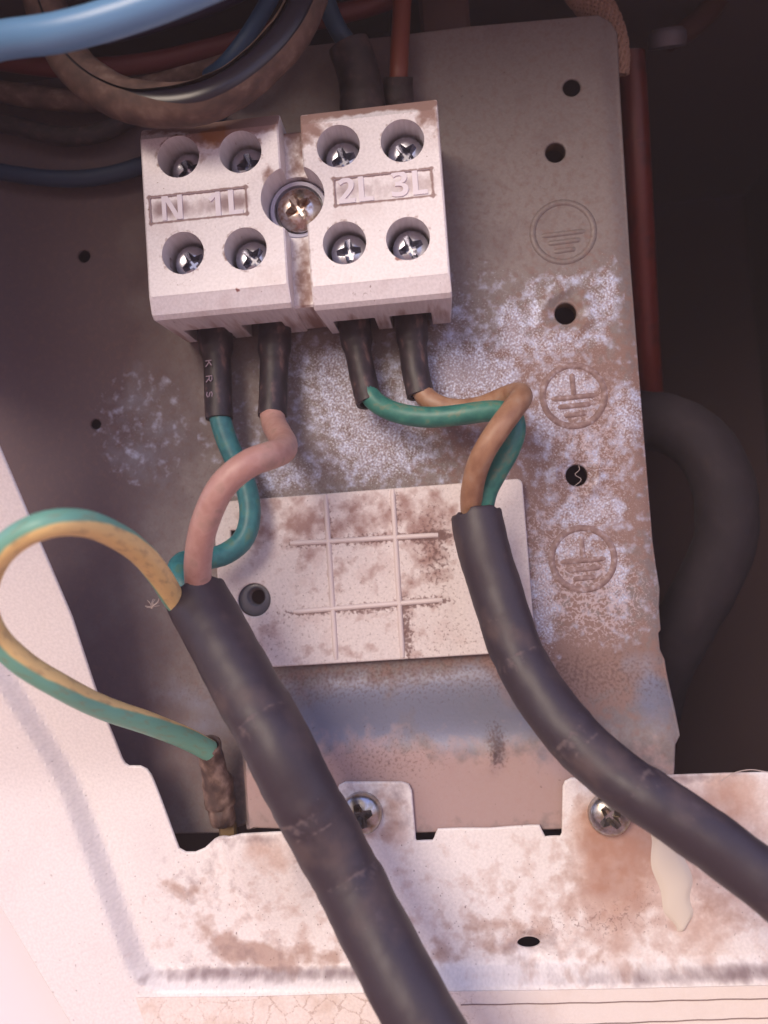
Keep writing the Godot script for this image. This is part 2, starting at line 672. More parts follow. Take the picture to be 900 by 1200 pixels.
# ================================================================ the scene
func _ready() -> void:
	var cam := Camera3D.new()
	cam.name = "camera"
	cam.fov = 59.9633
	cam.near = 0.01
	cam.far = 30.0
	cam.transform = Transform3D(Basis(Vector3(0.99339, -0.07013, -0.09086), Vector3(0.07469, 0.99606, 0.04782), Vector3(0.08715, -0.05429, 0.99471)), Vector3(0, 0, 180) * MM)
	var lens := CameraAttributesPhysical.new()
	lens.frustum_focal_length = 20.8
	lens.frustum_focus_distance = 0.168
	lens.frustum_near = 0.01
	lens.frustum_far = 30.0
	lens.exposure_aperture = 8.5
	cam.attributes = lens
	add_child(cam)
	cam.fov = 59.9633
	cam.current = true

	var sky := ProceduralSkyMaterial.new()
	sky.sky_top_color = Color(0.52, 0.64, 0.95)
	sky.sky_horizon_color = Color(0.90, 0.88, 0.92)
	sky.sky_curve = 0.25
	sky.ground_horizon_color = Color(0.62, 0.51, 0.48)
	sky.ground_bottom_color = Color(0.52, 0.39, 0.39)
	sky.sun_angle_max = 1.0
	var env := Environment.new()
	env.background_mode = Environment.BG_SKY
	env.sky = Sky.new()
	env.sky.sky_material = sky
	env.background_energy_multiplier = 0.85
	env.tonemap_mode = Environment.TONE_MAPPER_LINEAR
	env.tonemap_exposure = 2.2
	# added fog, standing in for lens veil, that lifts the dark hollows
	env.fog_enabled = true
	env.fog_density = 0.16
	env.fog_light_color = Color(0.95, 0.89, 0.87)
	env.sdfgi_enabled = true
	env.ssao_enabled = true
	env.ssil_enabled = true
	var around := WorldEnvironment.new()
	around.name = "world_environment"
	around.environment = env
	add_child(around)

	var sun := DirectionalLight3D.new()
	sun.name = "sun"
	sun.light_energy = 0.5
	sun.light_color = Color(1.0, 0.92, 0.85)
	sun.light_angular_distance = 30.0
	sun.shadow_enabled = true
	sun.look_at_from_position(Vector3(-0.38, 0.45, 1.0), Vector3.ZERO)
	add_child(sun)

	build_compartment()
	build_plate()
	build_frame()
	build_pad()
	build_block()
	build_cables()
	build_harness()
	build_pipes()
	build_small()

func build_compartment() -> void:
	var dark := plain(Color(0.23, 0.16, 0.18), 0.95)
	var grey := plain(Color(0.30, 0.26, 0.27), 0.8)
	single("casing_back_wall", box(Vector3(-180, -140, -152), Vector3(160, 160, -148)), dark, Vector3(0, 0, -150), "dark inner wall at the back of the compartment", "wall", "", "structure")
	single("casing_top_wall", box(Vector3(-180, 123, -147), Vector3(160, 126, 95)), grey, Vector3(0, 123, 0), "casing top above the wiring", "wall", "", "structure")  # casing top, set low and far forward to shade the upper plate
	single("casing_left_wall", box(Vector3(-143, -120, -147), Vector3(-140, 122.5, 6)), grey, Vector3(-141, 0, 0), "casing wall on the left", "wall", "", "structure")
	single("added_shade_panel", box(Vector3(-106, 46, 6.5), Vector3(-102, 122.5, 150)), grey, Vector3(-141, 100, 40), "added panel out of view that shades the upper left", "wall", "", "structure")  # unseen panel added to keep light off the left of the plate
	single("casing_right_wall", box(Vector3(110, -140, -147), Vector3(113, 122.5, 30)), dark, Vector3(110, 0, 0), "casing wall on the right", "wall", "", "structure")
	single("casing_floor", box(Vector3(-174, -123, -147), Vector3(109, -120, 4)), dark, Vector3(0, -120, 0), "dark floor of the compartment", "floor", "", "structure")

func build_plate() -> void:
	var area := Rect2(-125, -62, 166, 174)
	var zinc := Color(0.72, 0.76, 0.88)
	var dust := Color(0.46, 0.36, 0.34)
	var scuffs := [
		[-22.78, 35.96, 7.79, 7.79, 0.7], [-16.54, 23.92, 9.52, 7.79, 0.65], [1.86, 36.44, 7.27, 5.54, 1], [-8.55, 37.37, 6.92, 6.06, 0.45], [-23.24, 42.25, 5.19, 3.46, 0.5], [12.91, 45.11, 2.42, 5.88, 0.9], [23.42, 41.5, 7.27, 2.42, 0.7], [24.4, 53.69, 6.92, 2.08, 0.45], [30.23, 47.85, 2.42, 5.88, 0.7], [17.52, 49.07, 2.08, 5.19, 0.6],
		[23.84, 31.87, 4.15, 4.15, 1], [33.04, 51.08, 1.73, 5.19, 0.8], [34.88, 26.58, 3.46, 5.54, 0.8], [18.29, 26.27, 3.12, 3.81, 0.7], [25.18, 6.75, 6.58, 2.77, 0.9], [14.87, -10.43, 2.42, 9.52, 1], [29.53, -5.48, 2.42, 5.19, 0.9], [21.62, 0.18, 4.85, 3.46, 0.6], [29.33, -13.91, 3.46, 5.19, 0.3], [24.48, 18.83, 9.52, 8.65, 0.3], [10.32, 33.93, 3.46, 5.19, 0.5],
		[-65.68, 31.57, 6.58, 7.79, 0.12], [-32.14, 43.06, 4.15, 5.19, 0.35], [-36.44, 18.45, 6.92, 3.81, 0.55], [-23.32, 28.02, 19.04, 12.12, 0.22], [-6.08, 23.06, 13.85, 10.38, 0.22], [5.84, 43.13, 10.38, 10.38, 0.35], [17.33, 14.23, 10.38, 20.77, 0.2], [30.75, 13.17, 6.92, 20.77, 0.2], [-0.69, 49.05, 4.5, 6.92, 0.25], [19.11, 36.65, 5.19, 8.65, 0.3]]
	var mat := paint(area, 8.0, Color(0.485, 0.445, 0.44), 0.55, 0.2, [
		{"c": Color(0.33, 0.25, 0.27), "f": 0.06, "o": 5, "amp": 0.7, "thr": 0.15, "soft": 0.8, "a": 0.68, "rough": 0.85, "metal": 0.0, "blobs": [[-83.29, 69.94, 29.42, 51.92, 1.1], [-86.6, 6.11, 22.5, 51.92, 0.9], [-58.69, 104.68, 45, 25.96, 0.8], [-75.87, -35.33, 24.23, 20.77, 0.7], [-12.38, 103.71, 10.38, 10.38, 1.1]]},  # shade on the left and behind the top wires, painted as a dark tone
		{"c": Color(0.40, 0.33, 0.34), "f": 0.05, "o": 5, "amp": 1.4, "thr": 0.1, "soft": 0.9, "a": 0.6, "rough": 0.8, "metal": 0.05},
		{"c": dust, "f": 0.5, "o": 4, "amp": 1.0, "thr": 0.0, "soft": 0.5, "a": 0.55, "rough": 0.85, "metal": 0.0, "hgt": 0.2},
		{"c": Color(0.53, 0.415, 0.385), "f": 0.35, "o": 4, "amp": 1.2, "thr": 0.35, "soft": 0.5, "a": 0.75, "rough": 0.9, "metal": 0.0, "hgt": 0.3,
			"blobs": [[26.86, 27.27, 20.77, 31.15, 0.75], [16.52, 3.97, 22.5, 27.69, 0.8], [4.78, 29.16, 25.96, 13.85, 0.5], [23.15, -24.25, 19.85, 9.92, 0.9], [-12.68, -23.52, 44, 5.08, 0.6]]},
		{"c": Color(0.50, 0.51, 0.58), "f": 0.08, "o": 5, "amp": 0.9, "thr": 0.25, "soft": 0.6, "a": 0.85, "rough": 0.45, "metal": 0.35,  # bluish sky sheen, mostly on the sloping lip, painted into the metal colour
			"blobs": [[-13.01, -29.82, 15.06, 7.53, 1], [-29.81, -29.74, 10.04, 6.69, 0.8], [0.24, -29.73, 8.37, 7.53, 0.9], [12.66, -36.69, 9.98, 6.65, 0.6], [33.22, -27, 5.08, 10.15, 0.4], [-65.68, 31.57, 7.79, 9.52, 0.5], [-54.87, -27.38, 11.98, 8.56, 0.5], [34.8, -31.63, 2.68, 6.69, 0.4]]},
		{"c": Color(0.74, 0.62, 0.60), "f": 0.25, "o": 4, "amp": 0.7, "thr": 0.15, "soft": 0.5, "a": 0.7, "rough": 0.85, "metal": 0.0, "hgt": 0.2,
			"blobs": [[-0.97, -45.15, 36.17, 8.22, 1], [-23.35, -39.27, 13.15, 6.58, 0.6], [-41.82, -41.63, 6.58, 9.87, 0.7]]},
		{"c": zinc, "f": 0.3, "o": 6, "amp": 2.0, "thr": 0.22, "soft": 0.9, "a": 0.85, "rough": 0.5, "metal": 0.25, "hgt": -0.1, "blobs": scuffs},
		{"c": Color(0.84, 0.87, 0.94), "f": 1.9, "o": 3, "amp": 2.2, "thr": 0.58, "soft": 0.5, "a": 0.75, "rough": 0.5, "metal": 0.2, "hgt": -0.1, "blobs": scuffs},
		{"c": Color(0.46, 0.36, 0.35), "f": 1.6, "o": 4, "amp": 2.2, "thr": 0.6, "soft": 0.5, "a": 0.5, "rough": 0.9, "metal": 0.0, "blobs": scuffs},
		{"c": Color(0.72, 0.66, 0.68), "f": 0.55, "o": 3, "amp": 3.2, "thr": 0.3, "soft": 0.2, "a": 0.8, "rough": 0.5, "metal": 0.2, "kind": "worm", "hgt": 0.3,
			"blobs": [[25.19, -13.65, 15.58, 10.38, 0.55], [25.32, 8.45, 15.58, 20.77, 0.5], [9.49, 1.05, 10.38, 10.38, 0.35], [27.7, 37.61, 13.85, 20.77, 0.42], [5.57, 39.63, 15.58, 10.38, 0.35]]},
		{"c": Color(0.22, 0.15, 0.15), "f": 0.8, "o": 3, "amp": 1.6, "thr": 0.66, "soft": 0.2, "a": 0.7, "base": 0.08},
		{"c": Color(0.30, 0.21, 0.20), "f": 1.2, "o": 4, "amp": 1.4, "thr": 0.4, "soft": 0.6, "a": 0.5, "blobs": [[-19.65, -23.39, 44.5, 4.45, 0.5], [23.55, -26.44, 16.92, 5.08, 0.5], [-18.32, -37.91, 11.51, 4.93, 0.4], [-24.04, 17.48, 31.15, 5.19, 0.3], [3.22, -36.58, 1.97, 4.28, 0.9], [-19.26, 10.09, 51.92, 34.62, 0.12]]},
	], 0.35)
	var origin := Vector3(0, 0, 0)
	var t := thing("mounting_plate", origin, "dusty galvanised steel mounting plate with embossed earth symbols and holes", "mounting plate")
	var rim := PackedVector2Array([Vector2(-118, 108.6), Vector2(-118, -57.5), Vector2(-76.79, -51.99), Vector2(-53.09, -52.66), Vector2(-43.99, -49.33), Vector2(-13.58, -51.6), Vector2(13.63, -52.13), Vector2(33.24, -51.42), Vector2(35.21, -42.92), Vector2(35.89, -37.87), Vector2(37, -36.39), Vector2(36.96, -34.26), Vector2(37.11, -29.51), Vector2(37.23, -23.51), Vector2(36.48, -21.41), Vector2(36.43, -18.06), Vector2(36.98, -17.43), Vector2(37.02, -13.07), Vector2(37.5, -9.4), Vector2(37.11, -4.31), Vector2(36.9, 0), Vector2(37.0, 23), Vector2(37.3, 57), Vector2(38.3, 95), Vector2(38.7, 104.5), Vector2(37.6, 106.8), Vector2(35.2, 108), Vector2(10, 109)])
	var holes := []
	for h in [[Vector2(28.83, 93.8), 2.2], [Vector2(24.5, 80.66), 2.45], [Vector2(23.88, 47.23), 2.6], [Vector2(23.43, 14.26), 2.6], [Vector2(-76.12, 69.21), 1.75], [Vector2(-75.45, 32.93), 1.5], [Vector2(-42.83, -5.76), 2.0]]:
		holes.append(circle(h[0], h[1]))
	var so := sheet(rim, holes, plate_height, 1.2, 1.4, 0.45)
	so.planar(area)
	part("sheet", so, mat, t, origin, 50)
	# threaded collars pulled through behind the larger holes
	for h in [[Vector2(24.5, 80.66), 2.45], [Vector2(23.88, 47.23), 2.6], [Vector2(23.43, 14.26), 2.6]]:
		var prof := []
		for k in 13:
			prof.append(Vector2(h[1] + 0.02 - (0.22 if k % 2 else 0.0), plate_height(h[0].x + h[1], h[0].y) - 0.25 - 0.35 * k))
		prof.reverse()
		part("threaded_collar", lathe(prof, 24, Vector3(h[0].x, h[0].y, 0)), plain(Color(0.45, 0.38, 0.34), 0.4, 0.8), t, origin)
	# stamped earth symbols: a ring and bars standing proud of the sheet
	var ring_mat := mottled([Color(0.47, 0.38, 0.37), Color(0.55, 0.46, 0.45), Color(0.70, 0.67, 0.71)], [0.2, 0.6, 0.95], 256, 0.06, 4, 0.7, 6)
	ring_mat.uv1_scale = Vector3(6, 6, 1)
	var k := 0
	for c: Vector2 in [Vector2(24.71, 63.9), Vector2(24.05, 30.29), Vector2(23.25, -2.49)]:
		var e := Soup.new()
		var ring := PackedVector3Array()
		for q in circle(c, 6.15, 48):
			ring.append(Vector3(q.x, q.y, plate_height(q.x, q.y) - 0.60))
		bead(e, ring, 0.9, 14, true)
		var bars := [[Vector2(-4.8, -0.4), Vector2(4.8, -0.2)], [Vector2(-3.5, -2.1), Vector2(3.6, -1.9)], [Vector2(-2.2, -3.9), Vector2(2.2, -3.7)], [Vector2(0, 4.6), Vector2(0.1, -0.3)]]
		for b in bars:
			if k == 0 and b[0].y > 4.0:
				continue
			var line := PackedVector3Array()
			for m in 9:
				var q: Vector2 = c + b[0].lerp(b[1], m / 8.0)
				line.append(Vector3(q.x, q.y, plate_height(q.x, q.y) - 0.5 - (0.35 if m in [0, 8] else 0.0)))
			bead(e, line, 0.76, 14)
		e.planar(area)
		var o := part("earth_symbol", e, mat if k == 0 else ring_mat, t, origin, 60)
		o.set_meta("label", ["topmost stamped earth symbol, dull and faint", "middle stamped earth symbol, scuffed bright", "lowest stamped earth symbol, crusted with dust"][k])
		k += 1

func build_frame() -> void:
	var area := Rect2(-125, -100, 225, 175)
	var white := Color(0.905, 0.88, 0.87)
	var mat := paint(area, 6.5, white, 0.42, 0.0, [
		{"c": Color(0.84, 0.80, 0.80), "f": 0.04, "o": 4, "amp": 1.2, "thr": 0.1, "soft": 0.9, "a": 0.5},
		{"c": Color(0.60, 0.46, 0.40), "f": 0.16, "o": 5, "amp": 1.5, "thr": 0.45, "soft": 0.6, "a": 0.6, "rough": 0.8, "hgt": 0.05,
			"blobs": [[-59.08, -59.93, 5.55, 3.59, 0.75], [-48.42, -71.52, 5.88, 3.26, 0.85], [-40.24, -73.04, 11.43, 2.61, 0.7], [-53.99, -67.34, 6.53, 4.9, 0.55], [-35.4, -74.29, 11.43, 2.29, 0.6], [0.18, -71.48, 9.79, 3.92, 0.65], [-12.68, -73.41, 8.16, 2.61, 0.6], [18.65, -75.15, 13.06, 3.92, 0.5], [42.3, -66.75, 11.42, 8.16, 0.6], [3.81, -65.39, 19.59, 4.9, 0.35], [23.12, -58.35, 9.79, 9.79, 0.8], [27.29, -54.65, 6.53, 6.53, 0.8], [19.11, -50.41, 3.92, 5.55, 0.5], [-18.09, -47.97, 4.24, 4.89, 0.85], [-39.22, -57.48, 6.53, 4.9, 0.4]]},
		{"c": Color(0.66, 0.48, 0.40), "f": 0.1, "o": 6, "amp": 0.9, "thr": 0.2, "soft": 0.9, "a": 0.7, "rough": 0.85,
			"blobs": [[24.92, -55.33, 9.14, 8.16, 1], [21.97, -62.95, 6.53, 8.16, 0.7], [41.73, -56.02, 9.79, 13.05, 0.7], [45.41, -48.48, 11.42, 6.52, 0.6], [20.78, -48.92, 4.89, 6.53, 0.6], [-16.59, -49.63, 2.28, 4.89, 0.6], [-40.56, -52.61, 6.53, 4.24, 0.5], [32.82, -71, 21.22, 8.16, 0.4]]},
		{"c": Color(0.72, 0.61, 0.57), "f": 0.22, "o": 5, "amp": 1.5, "thr": 0.4, "soft": 0.8, "a": 0.7, "rough": 0.85, "blobs": [[11.33, -69.52, 32.64, 8.16, 0.55], [-39.85, -67.02, 24.48, 9.79, 0.5], [33.99, -57.24, 22.85, 17.95, 0.6], [-20.46, -47.07, 6.52, 6.52, 0.7], [-1.91, -57.36, 26.11, 6.53, 0.3]]},
		{"c": Color(0.42, 0.34, 0.35), "f": 0.25, "o": 7, "amp": 1.0, "thr": 0.25, "soft": 1.0, "a": 0.7, "rough": 0.9,
			"blobs": [[-58.69, -75.67, 9.79, 0.98, 0.9], [-40.44, -76.04, 13.06, 0.98, 0.85], [-24.15, -76.35, 9.79, 0.98, 0.7], [33.72, -78.19, 22.85, 1.14, 0.75], [48.86, -77.57, 9.79, 1.31, 0.6], [6.37, -72.92, 8.16, 3.26, 0.6], [-48.5, -72.79, 9.79, 3.26, 0.45], [-54.29, -58.5, 9.79, 8.16, 0.3], [-15.49, -45.69, 1.96, 6.52, 0.6], [-23.42, -42.91, 8.15, 1.96, 0.5], [35.12, -43.65, 13.04, 0.98, 0.7], [-45.38, -49.99, 8.16, 1.31, 0.6]]},
		{"c": Color(0.20, 0.15, 0.15), "f": 0.6, "o": 3, "amp": 1.8, "thr": 0.86, "soft": 0.1, "a": 0.7, "base": 0.05},
		{"c": Color(0.30, 0.22, 0.22), "f": 1.0, "o": 3, "amp": 1.8, "thr": 0.72, "soft": 0.12, "a": 0.8, "blobs": [[-25.15, -67.52, 68.55, 14.69, 0.12], [-82.17, -40.95, 6.51, 9.77, 0.06]]},
		{"c": Color(0.45, 0.35, 0.33), "f": 0.3, "o": 3, "amp": 5.0, "thr": 0.3, "soft": 0.15, "a": 0.7, "kind": "worm", "blobs": [[6.58, -70.14, 17.95, 5.88, 0.4], [-39.75, -65.44, 9.79, 9.79, 0.35], [31.82, -64.85, 16.32, 9.79, 0.4]]},
	], 0.2, 0.5, 8)
	var origin := Vector3(-60, -80, 11)
	var t := thing("unit_casing", origin, "white painted steel casing frame with a slanting left side and a dirty lower rail", "casing")
	var rim := PackedVector2Array()
	for p in [Vector2(-81.73, 44.32), Vector2(-77.59, 22.69), Vector2(-75.12, 8.32), Vector2(-72.33, -6.41), Vector2(-71.17, -19.29), Vector2(-70.46, -26.36), Vector2(-69.18, -34.52), Vector2(-68.73, -35.78), Vector2(-67.84, -36.52), Vector2(-65.64, -36.64), Vector2(-64.54, -37.22), Vector2(-63.86, -38.46), Vector2(-62.7, -42.2), Vector2(-59.9, -51.16), Vector2(-59.33, -52.81), Vector2(-57.86, -53.68), Vector2(-55.84, -53.76), Vector2(-53.78, -53.04), Vector2(-51.66, -51.35), Vector2(-48.89, -50.01), Vector2(-45.33, -49.35), Vector2(-39.18, -49.29), Vector2(-28.46, -49.28), Vector2(-27.9, -48.34), Vector2(-27.37, -43.21), Vector2(-26.81, -42.27), Vector2(-25.79, -41.83), Vector2(-15.25, -42.33), Vector2(-14.14, -42.71), Vector2(-13.73, -43.69), Vector2(-13.6, -52.94), Vector2(-13.15, -53.43), Vector2(-9.93, -53.41), Vector2(-9.4, -52.8), Vector2(-8.82, -51.4), Vector2(-4.65, -51.42), Vector2(0.91, -51.66), Vector2(4.88, -51.51), Vector2(9.78, -51.41), Vector2(10.17, -52.52), Vector2(10.71, -53.64), Vector2(13.85, -53.62), Vector2(14.38, -52.86), Vector2(15.21, -44.27), Vector2(15.58, -43.49), Vector2(16.56, -43.07), Vector2(27.43, -43.43), Vector2(35.13, -43.49), Vector2(44.29, -43.63), Vector2(61.59, -44.01), Vector2(93.05, -44.94), Vector2(90.42, -99.27), Vector2(-73.31, -95.69), Vector2(-79.52, -85.03), Vector2(-95.39, -57.76), Vector2(-110.86, -22.95), Vector2(-111.73, 9.42)]:
		rim.append(p)
	rim.reverse()
	var hole := circle(Vector2(6.38, -72.76), 2.5, 24, 1.35)
	var so := sheet(rim, [hole, circle(Vector2(-22.92, -47.28), 1.9), circle(Vector2(22.92, -49.48), 1.9)], frame_height, 1.0, 0.95, 0.42)
	so.planar(area)
	part("sheet", so, mat, t, origin, 50)
	# a long pale streak of dried sealant
	var glue := Soup.new()
	var c := [Vector2(31.96, -52.21), Vector2(32.77, -57.19), Vector2(33.54, -62.61), Vector2(33.91, -67.22), Vector2(34.01, -71.35)]
	var wide := [2.6, 4.0, 4.2, 3.2, 1.3]
	var rows: Array[PackedVector3Array] = []
	for i in 33:
		var f := i / 32.0 * 4.0
		var a := mini(3, int(f))
		var m: Vector2 = c[a].lerp(c[a + 1], f - a)
		var wd := lerpf(wide[a], wide[a + 1], smoothstep(0, 1, f - a))
		var row := PackedVector3Array()
		for k in 9:
			var q := k / 4.0 - 1.0
			var x := m.x + q * wd * 0.78 + 0.35 * sin(i * 0.5 + q)
			row.append(Vector3(x, m.y, frame_height(x, m.y) - 0.1 + 0.85 * sqrt(maxf(0.0, 1.0 - q * q)) * (1.0 if i > 0 and i < 32 else 0.0)))
		rows.append(row)
	for i in 32:
		for k in 8:
			glue.quad(rows[i + 1][k], rows[i + 1][k + 1], rows[i][k + 1], rows[i][k])
	var gm := plain(Color(0.83, 0.79, 0.74), 0.34)
	var go := part("sealant_streak", glue, gm, t, origin, 60)
	go.set_meta("label", "pale yellow streak of dried sealant below the right screw")

	# the panel behind the lower left corner
	var pan := sheet(PackedVector2Array([Vector2(-127.1, -10.79), Vector2(-130.84, -102.84), Vector2(-69.65, -103.84), Vector2(-74.34, -93.85), Vector2(-89, -68.29), Vector2(-109.09, -29.5)]), [], func(x: float, y: float) -> float: return 3.0 + 0.002 * (x + 90.0) * (x + 90.0), 1.0, 4.0)
	single("outer_panel", pan, plain(Color(0.91, 0.885, 0.895), 0.42), Vector3(-95, -80, 3), "smooth white outer panel behind the lower left edge of the casing frame", "panel")

	# cracked sticker on the border below the rail
	var sa := Rect2(-70, -100, 165, 26)
	var sm := paint(sa, 9.0, Color(0.91, 0.86, 0.83), 0.55, 0.0, [
		{"c": Color(0.74, 0.62, 0.54), "f": 0.12, "o": 4, "amp": 1.2, "thr": 0.0, "soft": 0.8, "a": 0.6},
		{"c": Color(0.58, 0.47, 0.42), "kind": "crack", "f": 0.28, "amp": 16.0, "thr": 0.1, "soft": 0.5, "a": 0.42, "hgt": -0.6, "blobs": [[-45, -82, 46, 14, 0.62], [-14, -82, 30, 10, 0.42]]},
		{"c": Color(0.62, 0.52, 0.47), "f": 1.3, "o": 3, "amp": 1.7, "thr": 0.68, "soft": 0.2, "a": 0.7, "base": 0.1},
		{"c": Color(0.90, 0.86, 0.83), "f": 0.05, "o": 3, "amp": 0.5, "thr": 0.2, "soft": 0.5, "a": 0.8, "blobs": [[30, -82, 40, 20, 0.9]]},
	], 0.8)
	var strip := PackedVector2Array([Vector2(-67.78, -78.61), Vector2(-45.58, -79.06), Vector2(-19.49, -78.99), Vector2(18.3, -79.43), Vector2(85.28, -79.83), Vector2(86.29, -98.03), Vector2(-62.7, -95.25)])
	strip.reverse()
	var st := thing("cracked_sticker", Vector3(-60, -80, 13), "cracked cream sticker along the bottom border of the casing frame", "sticker")
	var sh := sheet(strip, [], func(x: float, y: float) -> float: return frame_height(x, y) + 0.3, 0.28, 2.0)
	sh.planar(sa)
	part("sticker_sheet", sh, sm, st, Vector3(-60, -80, 13), 50)
	for y in [[Vector2(-6.9, -81.51), Vector2(51.45, -81.86)], [Vector2(2.26, -85.44), Vector2(51.15, -85.15)]]:
		var fold := Soup.new()
		var line := PackedVector3Array()
		for k in 25:
			var q: Vector2 = y[0].lerp(y[1], k / 24.0)
			line.append(Vector3(q.x, q.y + 0.06 * sin(k * 1.7), frame_height(q.x, q.y) + 0.32))
		bead(fold, line, 0.12, 6)
		part("fold_line", fold, plain(Color(0.52, 0.44, 0.42), 0.8), st, Vector3(-60, -80, 13))

func build_pad() -> void:
	var area := Rect2(-52, -22, 66, 38)
	var mat := paint(area, 11.0, Color(0.84, 0.80, 0.79), 0.5, 0.0, [
		{"c": Color(0.74, 0.64, 0.62), "f": 0.1, "o": 4, "amp": 1.2, "thr": 0.1, "soft": 0.8, "a": 0.6},
		{"c": Color(0.55, 0.41, 0.38), "f": 0.2, "o": 6, "amp": 1.5, "thr": 0.35, "soft": 0.8, "a": 0.75, "rough": 0.85,
			"blobs": [[-38.36, 9.68, 7.87, 6.85, 0.8], [-30.52, 8.23, 5.13, 5.13, 0.5], [-19.97, 9.18, 8.56, 6.16, 0.75], [-7.08, 8.22, 6.85, 6.16, 0.85], [-6.91, -1.22, 4.45, 8.56, 0.8], [-20, -3.75, 8.56, 10.27, 0.3], [-12.1, -13.66, 3.42, 8.56, 0.6], [-32.14, -2.92, 6.85, 8.56, 0.3], [-26.18, -17.9, 10.27, 2.05, 0.5], [-41.57, -12.66, 5.13, 5.13, 0.4]]},
		{"c": Color(0.38, 0.28, 0.27), "f": 1.0, "o": 4, "amp": 1.6, "thr": 0.45, "soft": 0.5, "a": 0.7, "rough": 0.9,
			"blobs": [[-31.65, 4.49, 5.13, 0.86, 0.8], [-19.43, 4.47, 7.7, 1.03, 1], [-7.37, 4.29, 5.13, 1.03, 1], [-20.38, -9.21, 8.56, 1.03, 0.9], [-32.56, -9.27, 5.13, 0.86, 0.7], [-8.32, -8.8, 5.13, 1.03, 0.9], [-12.84, -14.47, 1.37, 6.85, 0.9], [-16.56, -3.98, 23.96, 18.83, 0.12], [-5.81, 2.12, 3.42, 8.56, 0.5], [-26.98, 8.83, 1.03, 6.16, 0.5], [-13.36, 9.55, 1.03, 5.13, 0.6], [-39.81, -12.77, 8.56, 6.85, 0.15], [-3.8, -16.72, 6.85, 5.13, 0.2]]},
		{"c": Color(0.25, 0.18, 0.18), "f": 0.9, "o": 3, "amp": 1.8, "thr": 0.74, "soft": 0.12, "a": 0.9, "base": 0.05},
	], 0.4, 0.5, 8)
	var origin := Vector3(-15, -3, 0.5)
	var t := thing("insulating_pad", origin, "dirty white plastic pad with raised grid lines below the terminal block", "plastic pad")
	var top := func(x: float, y: float) -> float:
		var mid := smoothstep(-34.6, -34.0, x) * smoothstep(-3.6, -4.2, x)
		return 2.2 + 0.18 * mid + plate_height(-15, y) * 0.2
	var rim := round_rect(-50.3, 12.1, -19.6, 14.0, 0.9)
	var so := sheet(rim, [circle(Vector2(-43.27, -6.16), 3.7, 28), circle(Vector2(3.2, -7.02), 3.2, 28), round_rect(-47.6, -45.2, 4.6, 8.6, 0.5)], top, 1.9, 1.2, 0.35)
	so.planar(area)
	part("pad", so, mat, t, origin, 50)
	var ridge_mat := mottled([Color(0.84, 0.79, 0.78), Color(0.76, 0.67, 0.65)], [0.3, 0.8], 128, 0.03, 3, 0.5, 18)
	for r in [[Vector2(-27.18, 13.87), Vector2(-27.25, -19)], [Vector2(-13.53, 14.03), Vector2(-13.86, -19.46)], [Vector2(-34.92, 4.72), Vector2(-5.13, 4.29)], [Vector2(-35.12, -9.09), Vector2(-5.23, -8.65)]]:
		var g := Soup.new()
		var line := PackedVector3Array()
		for k in 25:
			var q: Vector2 = r[0].lerp(r[1], k / 24.0)
			line.append(Vector3(q.x, q.y, top.call(q.x, q.y) - 0.02 + 0.04 * sin(k * 2.1) - (0.3 if k in [0, 24] else 0.0)))
		bead(g, line, 0.55, 8)
		part("ridge", g, ridge_mat, t, origin, 60)
	# threaded insert seen in the open hole
	var c := Vector2(-43.33, -6.03)
	var prof := []
	for k in 9:
		prof.append(Vector2(1.95 - (0.25 if k % 2 else 0.0), 1.35 - 0.45 * k))
	prof.reverse()
	prof.append(Vector2(2.7, 1.35))
	prof.append(Vector2(3.9, 0.8))
	part("threaded_insert", lathe(prof, 28, Vector3(c.x + 0.35, c.y + 0.5, 0.0)), mottled([Color(0.2, 0.2, 0.22), Color(0.62, 0.62, 0.66)], [0.3, 0.7], 128, 0.05, 3, 0.3, 5), t, origin, 30)

